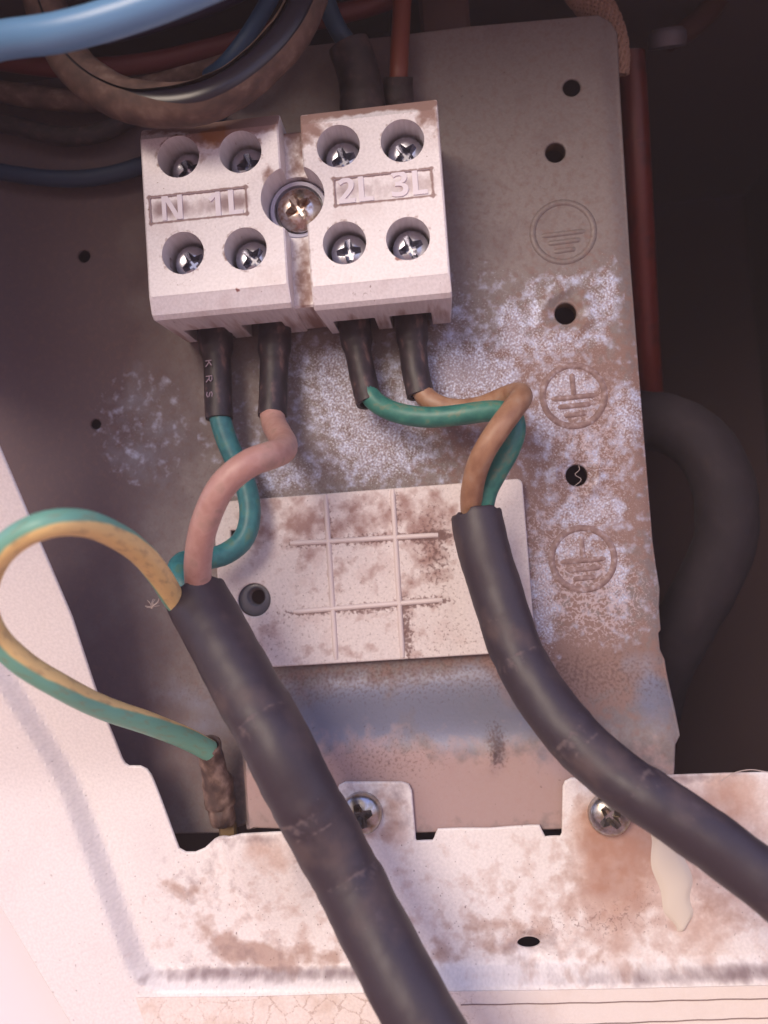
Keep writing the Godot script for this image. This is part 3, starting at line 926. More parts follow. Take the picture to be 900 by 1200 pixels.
func build_block() -> void:
	var area := Rect2(-57, 44, 62, 42)
	var white := Color(0.90, 0.885, 0.90)
	var frames := [[-53.6, -36.9 + 1.6, 65.6, 70.6], [-18.8, -0.9, 65.3, 70.3]]
	var edge_dirt := []
	for f: Array in frames:
		for k in 22:
			var q := k / 21.0
			edge_dirt.append([lerpf(f[0], f[1], q), f[2], 0.7, 0.32, 0.9])
			edge_dirt.append([lerpf(f[0], f[1], q), f[3], 0.7, 0.32, 0.9])
		for k in 7:
			edge_dirt.append([f[0], lerpf(f[2], f[3], k / 6.0), 0.32, 0.6, 0.9])
			edge_dirt.append([f[1], lerpf(f[2], f[3], k / 6.0), 0.32, 0.6, 0.9])
	var fields := []
	for k in 12:
		fields.append([-52.2 + k * 1.5, 68.1, 1.2, 1.55, [0.9, 0.8, 0.75, 0.7, 0.4, 0.3, 0.3, 0.5, 0.75, 0.8, 0.9, 0.7][k]])
		fields.append([-17.6 + k * 1.5, 67.8, 1.2, 1.55, [0.5, 0.4, 0.3, 0.3, 0.3, 0.2, 0.25, 0.4, 0.5, 0.4, 0.35, 0.4][k]])
	var rims := []
	var rng := RandomNumberGenerator.new()
	rng.seed = 5
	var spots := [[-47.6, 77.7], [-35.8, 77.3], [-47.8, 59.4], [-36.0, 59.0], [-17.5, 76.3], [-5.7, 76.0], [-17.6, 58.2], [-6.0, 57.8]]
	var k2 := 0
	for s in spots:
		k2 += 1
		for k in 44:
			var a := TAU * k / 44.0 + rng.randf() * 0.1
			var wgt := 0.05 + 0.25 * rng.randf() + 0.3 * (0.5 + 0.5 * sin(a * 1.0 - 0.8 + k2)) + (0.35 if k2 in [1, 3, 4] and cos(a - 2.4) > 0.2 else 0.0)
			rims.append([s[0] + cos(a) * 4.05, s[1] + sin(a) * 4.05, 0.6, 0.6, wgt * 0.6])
	var mat := paint(area, 14.0, white, 0.36, 0.0, [
		{"c": Color(0.74, 0.66, 0.66), "f": 0.08, "o": 4, "amp": 1.2, "thr": 0.15, "soft": 0.8, "a": 0.5},
		{"c": Color(0.50, 0.36, 0.32), "f": 0.3, "o": 5, "amp": 0.9, "thr": 0.3, "soft": 0.55, "a": 0.75, "rough": 0.8,
			"blobs": [[-26, 44.9, 60, 1.0, 0.5], [-38, 82.3, 9, 2.6, 0.9], [-42, 80.5, 4, 4, 0.5], [-31, 82.5, 5, 2, 0.7], [-48, 83.9, 9, 1.2, 1.2], [-36, 83.6, 9, 1.6, 1.2], [-18, 83.2, 7, 1.3, 1.2], [-6, 83.2, 8, 1.2, 1.2], [-22, 80, 3, 3, 0.9], [-1, 81, 2.5, 4.5, 0.9], [-26, 78, 2, 8, 0.7], [-26, 58, 2, 8, 0.6], [-26, 50, 2, 6, 0.6], [-31, 72, 1.6, 4, 0.7], [-19.5, 73.5, 2, 2, 0.5]]},
		{"c": Color(0.62, 0.40, 0.22), "f": 0.3, "o": 3, "amp": 0.6, "thr": 0.5, "soft": 0.4, "a": 0.7, "blobs": [[-41, 80.4, 3, 2.4, 0.9], [-38, 82, 5, 1.5, 0.6]]},
		{"c": Color(0.52, 0.42, 0.42), "f": 0.3, "o": 4, "amp": 0.5, "thr": 0.1, "soft": 0.9, "a": 0.7, "rough": 0.8, "blobs": fields},
		{"c": Color(0.46, 0.34, 0.32), "f": 0.6, "o": 4, "amp": 0.9, "thr": 0.35, "soft": 0.6, "a": 0.65, "rough": 0.85, "blobs": edge_dirt},
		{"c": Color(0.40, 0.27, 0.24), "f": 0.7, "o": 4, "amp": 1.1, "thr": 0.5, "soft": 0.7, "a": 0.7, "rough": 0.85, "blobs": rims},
		{"c": Color(0.36, 0.26, 0.25), "f": 0.45, "o": 3, "amp": 4.0, "thr": 0.3, "soft": 0.2, "a": 0.7, "kind": "worm", "blobs": [[-49, 54, 4, 2, 0.42], [-40, 53, 6, 2, 0.36], [-15, 49, 4, 1, 0.5], [-6, 54, 5, 1.6, 0.4], [-45, 72.5, 6, 1, 0.35]]},
		{"c": Color(0.36, 0.24, 0.22), "f": 1.0, "o": 3, "amp": 1.7, "thr": 0.74, "soft": 0.12, "a": 0.85, "base": 0.1},
		{"c": Color(0.45, 0.24, 0.22), "f": 1.0, "o": 2, "amp": 0.6, "thr": 0.5, "soft": 0.3, "a": 0.8, "blobs": [[-8, 54.4, 0.9, 0.6, 1.0], [-38, 51.5, 0.5, 0.6, 0.8]]},
	], 0.2, 0.5, 8)
	var half := func(x0: float, x1: float, y0: float, y1: float) -> Soup:
		return loft([round_rect(x0 + 0.5, x1 - 0.5, y0 + 0.3, y1, 0.4), round_rect(x0, x1, y0, y1, 0.4), round_rect(x0 + 0.03, x1 - 0.03, y0 + 0.7, y1 - 0.4, 0.4), round_rect(x0 + 0.15, x1 - 0.15, y0 + 3.4, y1 - 2.5, 0.4), round_rect(x0 + 0.45, x1 - 0.45, y0 + 3.8, y1 - 2.9, 0.4)], [1.0, 19.6, 20.6, 21.75, 22.0])
	var adds := [half.call(-54.9, -28.3, 47.9, 84.6), half.call(-24.4, 1.2, 46.9, 84.0), box(Vector3(-30, 48.6, 1.0), Vector3(-22, 82.6, 16.8), 0.4)]
	var cuts := []
	for s in spots:
		cuts.append(lathe([Vector2(0, 30), Vector2(4.05, 30), Vector2(3.95, 13.0), Vector2(0, 13.0)], 36, Vector3(s[0], s[1], 0)))
	for f: Array in frames:
		cuts.append(loft([round_rect(f[0] + 0.1, f[1] - 0.1, f[2] + 0.1, f[3] - 0.1, 0.15, 2), round_rect(f[0], f[1], f[2], f[3], 0.2, 2)], [21.7, 24.0]))
	cuts.append(lathe([Vector2(0, 30), Vector2(6.0, 30), Vector2(5.9, 13.5), Vector2(0, 13.5)], 40, Vector3(-26.6, 67.8, 0)))
	# wire mouths, open to the bottom and the back
	for m in [[-48.0, 46.0], [-36.4, 46.0], [-18.1, 45.0], [-7.1, 45.0]]:
		cuts.append(box(Vector3(m[0] - 4.1, m[1], 0.0), Vector3(m[0] + 4.1, m[1] + 11.0, 10.6), 0.3))
	var origin := Vector3(-26.5, 66, 0.5)
	var t := thing("terminal_block", origin, "white four-pole screw terminal block marked N, 1L, 2L and 3L", "terminal block")
	var so := carve(adds, cuts)
	so.planar(area)
	for i in so.v.size() / 3:
		var n := (so.v[3 * i + 1] - so.v[3 * i]).cross(so.v[3 * i + 2] - so.v[3 * i]).normalized()
		if n.z < 0.3:
			for k in 3:
				var p := so.v[3 * i + k]
				so.uv[3 * i + k] = Vector2((p.x - area.position.x) / area.size.x, 1.0 - (0.3 + p.z * 0.1) / area.size.y)
	part("body", so, mat, t, origin, 28)
	# raised lettering in the two recessed name fields
	for w in [["N", -49.4, 68.1], ["1L", -39.3, 67.9], ["2L", -15.0, 67.75], ["3L", -5.1, 67.95]]:
		put("marking", letters(w[0], 4.0, 0.5), plain(Color(0.90, 0.88, 0.92), 0.45), t, Vector3(w[1], w[2], 21.72) - origin, Basis(Vector3(0, 0, 1), 0.0))
	# terminal screws and the steel clamps beneath them
	var steel := mottled([Color(0.50, 0.50, 0.54), Color(0.70, 0.70, 0.74)], [0.3, 0.7], 128, 0.04, 3, 0.22, 3)
	steel.metallic = 1.0
	var head := make_mesh(screw_mesh(3.4, 1.4, 2.35, 0.7), 32)
	var turns := [0.5, 0.15, 0.6, 0.75, 0.3, 0.65, 0.05, 0.35]
	var tilt := [Vector2(0.25, 0.2), Vector2(0.1, 0.1), Vector2(0.1, 0.25), Vector2(0.05, 0.1), Vector2(0.1, 0.05), Vector2(0.15, 0.0), Vector2(0.02, 0.02), Vector2(0.03, 0.0)]
	var clamp := plain(Color(0.24, 0.20, 0.20), 0.6, 0.5)
	for i in 8:
		var deep: float = [15.4, 15.9, 16.2, 16.4, 16.2, 16.2, 17.0, 17.0][i]
		var d := lathe([Vector2(0, 13.4), Vector2(3.9, 13.4), Vector2(3.9, 13.05), Vector2(0, 13.05)], 24, Vector3(spots[i][0], spots[i][1], 0))
		part("clamp", d, clamp, t, origin)
		var b := Basis.from_euler(Vector3(tilt[i].x, tilt[i].y, turns[i]))
		put("terminal_screw", head, steel, t, Vector3(spots[i][0] + 0.25, spots[i][1] - 0.3, deep) - origin, b)
	# the fixing screw in the middle, in its collar
	var brass := mottled([Color(0.62, 0.48, 0.40), Color(0.76, 0.70, 0.67), Color(0.85, 0.83, 0.83)], [0.25, 0.45, 0.65], 128, 0.03, 4, 0.25, 8)
	brass.metallic = 1.0
	brass.uv1_triplanar = true
	brass.uv1_scale = Vector3(150, 150, 150)
	part("collar", lathe([Vector2(4.7, 13.6), Vector2(4.75, 15.8), Vector2(5.4, 15.9), Vector2(5.8, 15.2), Vector2(5.8, 13.55)], 36, Vector3(-26.6, 67.8, 0)), plain(Color(0.74, 0.74, 0.82), 0.4), t, origin)
	put("fixing_screw", make_mesh(screw_mesh(4.3, 2.4, 2.7, 0.8), 32), brass, t, Vector3(-26.4, 67.5, 15.6) - origin, Basis(Vector3(0, 0, 1), 0.5))

# a heat-shrink sleeve over a wire end: wide over the ferrule, then narrower, with an open lower end
func sleeve(pts: Array, wide: float, narrow: float, seed_: int) -> Soup:
	var r := Route.new(pts)
	var n := r.length
	var rings := [Vector2(0, wide)] + span(0.6, n * 0.30, wide) + [Vector2(n * 0.33, wide * 0.99), Vector2(n * 0.37, lerpf(wide, narrow, 0.6)), Vector2(n * 0.41, narrow)] + span(n * 0.45, n - 0.4, narrow) + [Vector2(n - 0.05, narrow * 0.98), Vector2(n, narrow * 0.9), Vector2(n - 0.1, narrow * 0.72), Vector2(n - 3.0, narrow * 0.72)]
	return sweep(r, rings, 22, 30.0, false, false, 0.16, 0.35, seed_)

const CREASES := [27.5, 44.0, 57.0]
func jacket(pts: Array, radius: float, seed_: int) -> Soup:
	var r := Route.new(pts)
	var rings := [Vector2(7.0, radius * 0.72), Vector2(0.4, radius * 0.72), Vector2(0.0, radius * 0.8), Vector2(0.0, radius * 0.95), Vector2(0.35, radius)] + span(1.0, r.length, radius, 0.6)
	for i in range(5, rings.size()):
		for c: float in CREASES:              # where the sheath has been bent sharply
			var q: float = (rings[i].x - c) / 0.8
			rings[i].y = rings[i].y * (1.0 - 0.011 * exp(-q * q) + 0.006 * exp(-(absf(q) - 2.0) * (absf(q) - 2.0)))
	return sweep(r, rings, 32, 120.0, false, true, 0.28, 0.12, seed_, 0.0, null, 0.9)

func build_cables() -> void:
	var sheath := Rect2(0, 0, 37, 120)
	var marks := []
	var rng := RandomNumberGenerator.new()
	rng.seed = 8
	for k in 5:                                # creases and scuffs across the sheath
		marks.append([rng.randf_range(6, 31), rng.randf_range(2, 118), rng.randf_range(4.0, 9.0), rng.randf_range(0.2, 0.5), rng.randf_range(0.4, 0.8)])
	var smudges := []
	for k in 14:
		smudges.append([rng.randf_range(4, 33), rng.randf_range(2, 118), rng.randf_range(0.5, 1.2), rng.randf_range(0.5, 1.2), rng.randf_range(0.5, 1.0)])
	for c: float in CREASES:
		marks.append([13.0 + fmod(c * 3.7, 11.0), 120.0 - c, 5.5, 0.35, 0.6])
		marks.append([11.0 + fmod(c * 2.3, 13.0), 119.0 - c, 5.0, 1.4, 0.42])
	var rubber := paint(sheath, 9.0, Color(0.205, 0.17, 0.20), 0.5, 0.0, [
		{"c": Color(0.37, 0.305, 0.29), "f": 0.06, "o": 6, "amp": 2.2, "thr": 0.0, "soft": 0.8, "a": 0.6, "rough": 0.7},
		{"c": Color(0.40, 0.33, 0.32), "f": 0.3, "o": 5, "amp": 1.5, "thr": 0.35, "soft": 0.7, "a": 0.35, "base": 0.05, "rough": 0.8},
		{"c": Color(0.56, 0.51, 0.52), "f": 0.6, "o": 4, "amp": 0.9, "thr": 0.3, "soft": 0.9, "a": 0.42, "rough": 0.8, "blobs": smudges, "hgt": 0.1},
		{"c": Color(0.46, 0.40, 0.39), "f": 0.5, "o": 4, "amp": 1.4, "thr": 0.3, "soft": 0.6, "a": 0.6, "rough": 0.8, "blobs": marks, "hgt": -0.5},
		{"c": Color(0.62, 0.58, 0.58), "f": 1.5, "o": 3, "amp": 1.8, "thr": 0.72, "soft": 0.15, "a": 0.5, "base": 0.02},
		{"c": Color(0.12, 0.10, 0.11), "f": 1.0, "o": 3, "amp": 1.8, "thr": 0.74, "soft": 0.2, "a": 0.6, "base": 0.02},
	], 0.35, 0.5, 5)
	var shrink := mottled([Color(0.15, 0.12, 0.14), Color(0.21, 0.17, 0.19), Color(0.40, 0.31, 0.30)], [0.2, 0.62, 0.95], 256, 0.02, 5, 0.5, 12, 0.2)
	var teal := mottled([Color(0.18, 0.42, 0.44), Color(0.22, 0.49, 0.50), Color(0.33, 0.47, 0.40)], [0.2, 0.6, 0.95], 256, 0.012, 4, 0.42, 13)
	var green := mottled([Color(0.17, 0.41, 0.38), Color(0.23, 0.48, 0.43), Color(0.45, 0.48, 0.40)], [0.2, 0.6, 0.95], 256, 0.012, 4, 0.45, 14)
	var pink := mottled([Color(0.70, 0.53, 0.49), Color(0.74, 0.58, 0.54), Color(0.67, 0.54, 0.49)], [0.2, 0.6, 0.95], 256, 0.012, 4, 0.45, 15)
	var brown := mottled([Color(0.56, 0.41, 0.32), Color(0.62, 0.47, 0.37), Color(0.64, 0.52, 0.44)], [0.2, 0.6, 0.95], 256, 0.012, 4, 0.5, 16)
	# two colours half and half round the earth core
	var im := Image.create(128, 64, false, Image.FORMAT_RGB8)
	var wobble := noise_bytes(128, 64, 0.06, 3, 21, true)
	for x in 128:
		for y in 64:
			var q := absf(fposmod(x / 128.0 - 0.15, 1.0) - 0.5) * 2.0
			var g := (wobble[y * 128 + x] - 128) / 255.0
			var e := smoothstep(0.43, 0.50, q + g * 0.03)
			var c := Color(0.93, 0.80, 0.54).lerp(Color(0.46, 0.69, 0.60), e)
			im.set_pixel(x, y, c.lerp(Color(0.60, 0.50, 0.38), clampf(g * 0.8, 0, 0.4)))
	var striped := StandardMaterial3D.new()
	striped.albedo_texture = ImageTexture.create_from_image(im)
	striped.roughness = 0.42

	# ---- left cable
	var o := Vector3(-49.84, -3.87, 20)
	var t := thing("power_cable", o, "thick black rubber cable at left with pink, teal and yellow-green cores", "cable", "rubber cables below the terminal block")
	part("jacket", jacket([Vector3(-49.84, -3.87, 20), Vector3(-47.25, -8.12, 22), Vector3(-40.07, -19.5, 27), Vector3(-33.49, -30.31, 31), Vector3(-30.52, -37.26, 31), Vector3(-24.35, -50.78, 30), Vector3(-18.01, -62.68, 33), Vector3(-15.14, -67.51, 35), Vector3(-9.13, -77.65, 38), Vector3(-2.72, -88.01, 40), Vector3(11.15, -109.96, 42)], 5.85, 31), rubber, t, o)
	var core := part("core", tube([Vector3(-48.86, -6.29, 20), Vector3(-48.52, -2.78, 22), Vector3(-47.12, 2.57, 26), Vector3(-44.14, 9.03, 30), Vector3(-39.93, 14.74, 32.5), Vector3(-35.4, 18.08, 32), Vector3(-32.42, 19.5, 29), Vector3(-31.11, 20.88, 24), Vector3(-31.71, 22.78, 19), Vector3(-33.55, 25.53, 14), Vector3(-35.25, 28.24, 10), Vector3(-35.98, 31.68, 8)], 2.45, 20, 15.0, 0.06, 32), pink, t, o)
	core.set_meta("label", "pink core")
	part("sleeve", sleeve([Vector3(-34.74, 50.24, 5), Vector3(-34.98, 46.58, 5), Vector3(-35.35, 38.44, 6.5), Vector3(-35.81, 29.88, 8.5)], 3.35, 2.85, 41), shrink, core, o)
	core = part("core", tube([Vector3(-50.45, -6.24, 19), Vector3(-51.24, -2.99, 20), Vector3(-53.03, -0.38, 19), Vector3(-53.38, 2, 16.5), Vector3(-51.11, 2.62, 13), Vector3(-46.86, 3.31, 10), Vector3(-43.16, 6.07, 8.5), Vector3(-41.75, 10.56, 7.5), Vector3(-42.21, 16.25, 7), Vector3(-44.11, 21.87, 7), Vector3(-45.74, 26.47, 7), Vector3(-46.7, 30.69, 7), Vector3(-46.72, 33.28, 7)], 2.15, 20, 15.0, 0.05, 33), teal, t, o)
	core.set_meta("label", "teal core")
	var s1 := part("sleeve", sleeve([Vector3(-46.86, 51.75, 5), Vector3(-47.16, 46.83, 5), Vector3(-46.97, 39.57, 6), Vector3(-46.89, 30.53, 7)], 3.5, 2.8, 42), shrink, core, o)
	s1.set_meta("label", "black sleeve printed KRS")
	# the print runs down the sleeve
	var tm := letters("KRS", 1.05, 0.06)
	tm.pixel_size *= 1.05
	var txt := put("print", spaced_print(), plain(Color(0.62, 0.55, 0.60), 0.6), s1)
	txt.position = (Vector3(-47.92, 38, 9.1) - o) * MM
	txt.basis = Basis(Vector3(0, 0, 1), -PI / 2 - 0.03) * Basis()
	txt.rotate_object_local(Vector3(1, 0, 0), 0.35)
	core = part("core", tube([Vector3(-50.87, -7.65, 21), Vector3(-52.41, -4.44, 24), Vector3(-52.45, -0.59, 30), Vector3(-52.6, 3.57, 38), Vector3(-53.56, 6.82, 47), Vector3(-55.56, 8.58, 54), Vector3(-58.72, 8.55, 58), Vector3(-63.64, 6.94, 58), Vector3(-68.5, 3.59, 56), Vector3(-72, -1.3, 53), Vector3(-72.89, -6.93, 49), Vector3(-70.7, -11.97, 45), Vector3(-67.26, -16.71, 39.5), Vector3(-63.91, -21.79, 31), Vector3(-59.15, -26.49, 22), Vector3(-54.51, -31.29, 14), Vector3(-51.89, -34.37, 10)], 2.05, 20, 15.0, 0.05, 34, 0.0052), striped, t, o)
	core.set_meta("label", "yellow and green earth core")
	# the insulated lug at its end, crimped and grimy
	var grime := mottled([Color(0.24, 0.18, 0.17), Color(0.36, 0.28, 0.25), Color(0.56, 0.47, 0.43)], [0.2, 0.55, 0.9], 256, 0.012, 5, 0.65, 17, 0.2)
	var lr := Route.new([Vector3(-52.32, -33.04, 10), Vector3(-52.09, -36.45, 8), Vector3(-52.09, -41.07, 6), Vector3(-51.83, -46.35, 5), Vector3(-51.68, -50.01, 4.5)])
	var n := lr.length
	part("lug_sleeve", sweep(lr, [Vector2(3, 1.9), Vector2(0.3, 2.0), Vector2(0, 2.35), Vector2(0.4, 2.6)] + span(1, n * 0.4, 2.55) + span(n * 0.5, n * 0.72, 3.0) + [Vector2(n * 0.76, 3.15), Vector2(n * 0.8, 2.7), Vector2(n * 0.85, 2.75), Vector2(n * 0.95, 2.6), Vector2(n, 2.2)], 22, 24.0, false, true, 0.75, 0.22, 43), grime, core, o)
	part("lug_tongue", box(Vector3(-52.77, -49.73, 3) , Vector3(-49.25, -53.25, 4.6), 0.4), plain(Color(0.55, 0.46, 0.34), 0.4, 0.7), core, o)

	# ---- right cable
	o = Vector3(2.73, 7.2, 16)
	t = thing("power_cable", o, "black rubber cable at right with brown and green cores, curving off to the lower right", "cable", "rubber cables below the terminal block")
	part("jacket", jacket([Vector3(2.62, 7.57, 15), Vector3(3.04, 2.92, 16), Vector3(5.2, -7.05, 17), Vector3(7.68, -17.33, 19), Vector3(10.24, -23.25, 21), Vector3(15.62, -31.65, 25), Vector3(22.15, -38.27, 28), Vector3(27.38, -42.01, 30), Vector3(34.65, -47.48, 31), Vector3(40.94, -52.64, 32), Vector3(50.8, -61.81, 34), Vector3(58.71, -68.84, 36), Vector3(77.81, -84.31, 40)], 4.75, 35), rubber, t, o)
	core = part("core", tube([Vector3(2.06, 4.28, 15), Vector3(1.84, 7.74, 16), Vector3(2.07, 11.14, 19), Vector3(3.07, 14.66, 22), Vector3(4.77, 17.9, 24.5), Vector3(7.4, 21.37, 25), Vector3(10.13, 24.77, 23), Vector3(12.21, 27.5, 19.5), Vector3(11.83, 29.13, 15), Vector3(9.46, 29.16, 11.5), Vector3(5.39, 28.21, 9.5), Vector3(1.28, 28.06, 8.5), Vector3(-2.95, 29.35, 8), Vector3(-5.48, 31.51, 7.5), Vector3(-6.77, 34.93, 7)], 2.05, 20, 15.0, 0.05, 36), brown, t, o)
	core.set_meta("label", "brown core")
	part("sleeve", sleeve([Vector3(-7.22, 49.01, 5), Vector3(-7.24, 43.99, 5), Vector3(-7.13, 37.73, 6), Vector3(-6.33, 31.67, 7)], 3.2, 2.75, 44), shrink, core, o)
	core = part("core", tube([Vector3(3.96, 4.46, 15), Vector3(3.86, 7.58, 16), Vector3(4.73, 11.08, 17), Vector3(6.83, 14.59, 18), Vector3(9.07, 17.94, 18.5), Vector3(10.55, 21.25, 18.5), Vector3(10.63, 23.82, 18), Vector3(9.13, 25.6, 16.5), Vector3(5.93, 26.28, 15), Vector3(1.17, 26.28, 13.5), Vector3(-4.49, 26.43, 12.5), Vector3(-10.19, 27.81, 11), Vector3(-14.5, 30.34, 9), Vector3(-16.6, 33.06, 8), Vector3(-17.37, 35.88, 7)], 2.0, 20, 15.0, 0.05, 37), green, t, o)
	core.set_meta("label", "green core")
	part("sleeve", sleeve([Vector3(-18.54, 49.74, 5), Vector3(-18.52, 45.04, 5), Vector3(-17.8, 38.69, 6), Vector3(-16.42, 30.85, 8)], 3.2, 2.65, 45), shrink, core, o)

# three thin letters with wide gaps, drawn as strokes
func spaced_print() -> ArrayMesh:
	var so := Soup.new()
	var strokes := {
		"K": [[[0, 0], [0, 2]], [[1.1, 2], [0, 0.9]], [[0.35, 1.15], [1.2, 0]]],
		"R": [[[0, 0], [0, 2], [0.8, 2], [1.15, 1.6], [0.8, 1.05], [0, 1.05]], [[0.5, 1.05], [1.2, 0]]],
		"S": [[[1.1, 1.75], [0.6, 2], [0.1, 1.7], [0.2, 1.2], [1.0, 0.85], [1.1, 0.35], [0.6, 0], [0, 0.25]]]}
	var x := -4.0
	for ch in ["K", "R", "S"]:
		for line: Array in strokes[ch]:
			var pts := PackedVector3Array()
			for p: Array in line:
				pts.append(Vector3(x + p[0] * 0.95, p[1] * 0.7 - 0.7, 0))
			bead(so, pts, 0.11, 6)
		x += 3.1
	return make_mesh(so, 40)

func build_harness() -> void:
	var dust := mottled([Color(0.30, 0.23, 0.21), Color(0.38, 0.29, 0.26), Color(0.48, 0.40, 0.36)], [0.2, 0.6, 0.95], 256, 0.015, 5, 0.75, 51, 0.2)
	var shrink := mottled([Color(0.15, 0.11, 0.12), Color(0.20, 0.15, 0.16), Color(0.30, 0.23, 0.22)], [0.2, 0.6, 0.95], 256, 0.02, 5, 0.7, 52)
	var g := "loose wires above the terminal block"
	single("blue_wire", tube([Vector3(-75.53, 82.62, 52), Vector3(-64.16, 82.43, 55), Vector3(-53.87, 81.26, 57), Vector3(-42.98, 82.12, 58), Vector3(-32.61, 84.64, 58), Vector3(-21.37, 89.81, 56)], 2.75, 22, 20.0, 0.05, 61), plain(Color(0.42, 0.60, 0.76), 0.30), Vector3(-64.16, 82.43, 55), "thick glossy light blue wire, nearest at the top left corner", "wire", g)
	# split sleeve with a dark wire showing in its slit
	var pts := [Vector3(-71.71, 115.14, 26), Vector3(-68.24, 102.54, 27), Vector3(-63.7, 93.3, 28), Vector3(-56.42, 86.77, 29), Vector3(-47.57, 83.31, 30), Vector3(-39, 83.55, 30), Vector3(-30.66, 88.95, 28), Vector3(-23.52, 97.49, 26), Vector3(-18.83, 109.46, 24)]
	var r := Route.new(pts)
	var o := Vector3(-47.57, 83.31, 30)
	var t := thing("split_sleeve", o, "dusty brown split sleeve looping over the left half of the terminal block", "cable sleeve")
	var opening := func(d: float) -> float: return 0.05 + 0.62 * smoothstep(0.42, 0.6, d / r.length) * smoothstep(1.0, 0.9, d / r.length)
	part("sleeve", sweep(r, span(0, r.length, 3.75, 1.0) + [Vector2(r.length, 3.2)] + [], 26, 24.0, false, false, 0.3, 0.15, 62, 0.0, opening), dust, t, o)
	part("inner_wire", sweep(r, span(0, r.length, 3.0, 1.2), 20, 24.0, true, true), plain(Color(0.13, 0.11, 0.16), 0.3), t, o)
	single("red_wire", tube([Vector3(-100.7, 113.93, 6), Vector3(-84.82, 108.23, 8), Vector3(-72.08, 105.58, 8), Vector3(-58.27, 106.11, 6), Vector3(-43.95, 108.21, 5), Vector3(-27.77, 111.53, 4), Vector3(-9.94, 115.08, 2), Vector3(4.62, 120.93, 0)], 2.0, 16, 20.0, 0.05, 63), plain(Color(0.34, 0.09, 0.10), 0.55), Vector3(-72.08, 105.58, 8), "dark red wire running behind the brown split sleeve", "wire", g)
	single("blue_wire", tube([Vector3(-44.44, 100.41, 8), Vector3(-40.36, 99.8, 12), Vector3(-35.68, 102.93, 14), Vector3(-31.02, 109.26, 14), Vector3(-26.4, 118.01, 13)], 1.7, 16, 20.0, 0.05, 64), plain(Color(0.12, 0.25, 0.38), 0.5), Vector3(-35.68, 102.93, 14), "mid blue wire inside the bend of the brown split sleeve", "wire", g)
	single("blue_wire", tube([Vector3(-103.22, 92.16, 3.5), Vector3(-91.98, 87.92, 3.5), Vector3(-80.81, 85.21, 3.5), Vector3(-71.53, 84.37, 3.5), Vector3(-62.04, 85.29, 4), Vector3(-51.77, 88.88, 4), Vector3(-43.46, 95.72, 3)], 1.75, 16, 20.0, 0.05, 65), plain(Color(0.13, 0.20, 0.30), 0.6), Vector3(-81.04, 85.45, 3), "dim blue wire crossing the dark plate left of the terminal block", "wire", g)
	single("violet_wire", tube([Vector3(-65.48, 110.83, 10), Vector3(-52.86, 112.46, 10), Vector3(-40.32, 115.13, 10), Vector3(-27.9, 120.95, 9)], 2.2, 16, 20.0, 0.05, 66), plain(Color(0.16, 0.11, 0.24), 0.45), Vector3(-52.86, 112.46, 10), "dark violet wire just under the light blue wire", "wire", g)
	single("brown_wire", tube([Vector3(-102.16, 108.67, 4), Vector3(-84.79, 102.88, 5), Vector3(-70.43, 100.59, 4), Vector3(-57.69, 103.3, 3), Vector3(-44.66, 105.97, 3), Vector3(-30.04, 109.05, 2.5)], 2.3, 16, 20.0, 0.1, 67), dust, Vector3(-70.43, 100.59, 4), "dusty brown wire below the dark red wire", "wire", g)
	single("brown_wire", tube([Vector3(-102.46, 102.13, 4), Vector3(-87.48, 97.02, 4), Vector3(-76.4, 93.52, 4), Vector3(-67.06, 94.29, 4), Vector3(-58.84, 99.37, 3)], 2.0, 16, 20.0, 0.1, 68), shrink, Vector3(-76.4, 93.52, 4), "dim dark brown wire, lowest of the brown wires at the left edge", "wire", g)
	# wires leaving the top of the block
	for w in [[[Vector3(-13.74, 86.51, 8), Vector3(-13.64, 92.81, 8), Vector3(-14.28, 98.52, 8), Vector3(-15.56, 103.04, 9), Vector3(-17, 105.08, 10), Vector3(-18.78, 109.59, 11), Vector3(-19.77, 117.81, 12)], Color(0.12, 0.23, 0.33), "blue wire in a dark sleeve leaving the top of the terminal block above 2L", 4.6],
			[[Vector3(-6.19, 87.47, 5), Vector3(-6.35, 92.47, 5), Vector3(-6.34, 94.96, 5), Vector3(-6.13, 96.88, 6), Vector3(-5.22, 104.77, 6), Vector3(-4.37, 111.8, 6), Vector3(-3.63, 119.77, 6)], Color(0.42, 0.19, 0.13), "orange-brown wire in a dark sleeve leaving the top of the terminal block above 3L", 3.2]]:
		var base: Vector3 = w[0][0]
		var b := thing("supply_wire", base, w[2], "wire", "wires leaving the top of the terminal block")
		part("core", tube(w[0], 1.9, 16, 20.0, 0.05, 70), plain(w[1], 0.5), b, base)
		part("sleeve", sleeve([w[0][0], w[0][1], w[0][2], w[0][3]], w[3], w[3] * 0.92, 71), shrink, b, base)

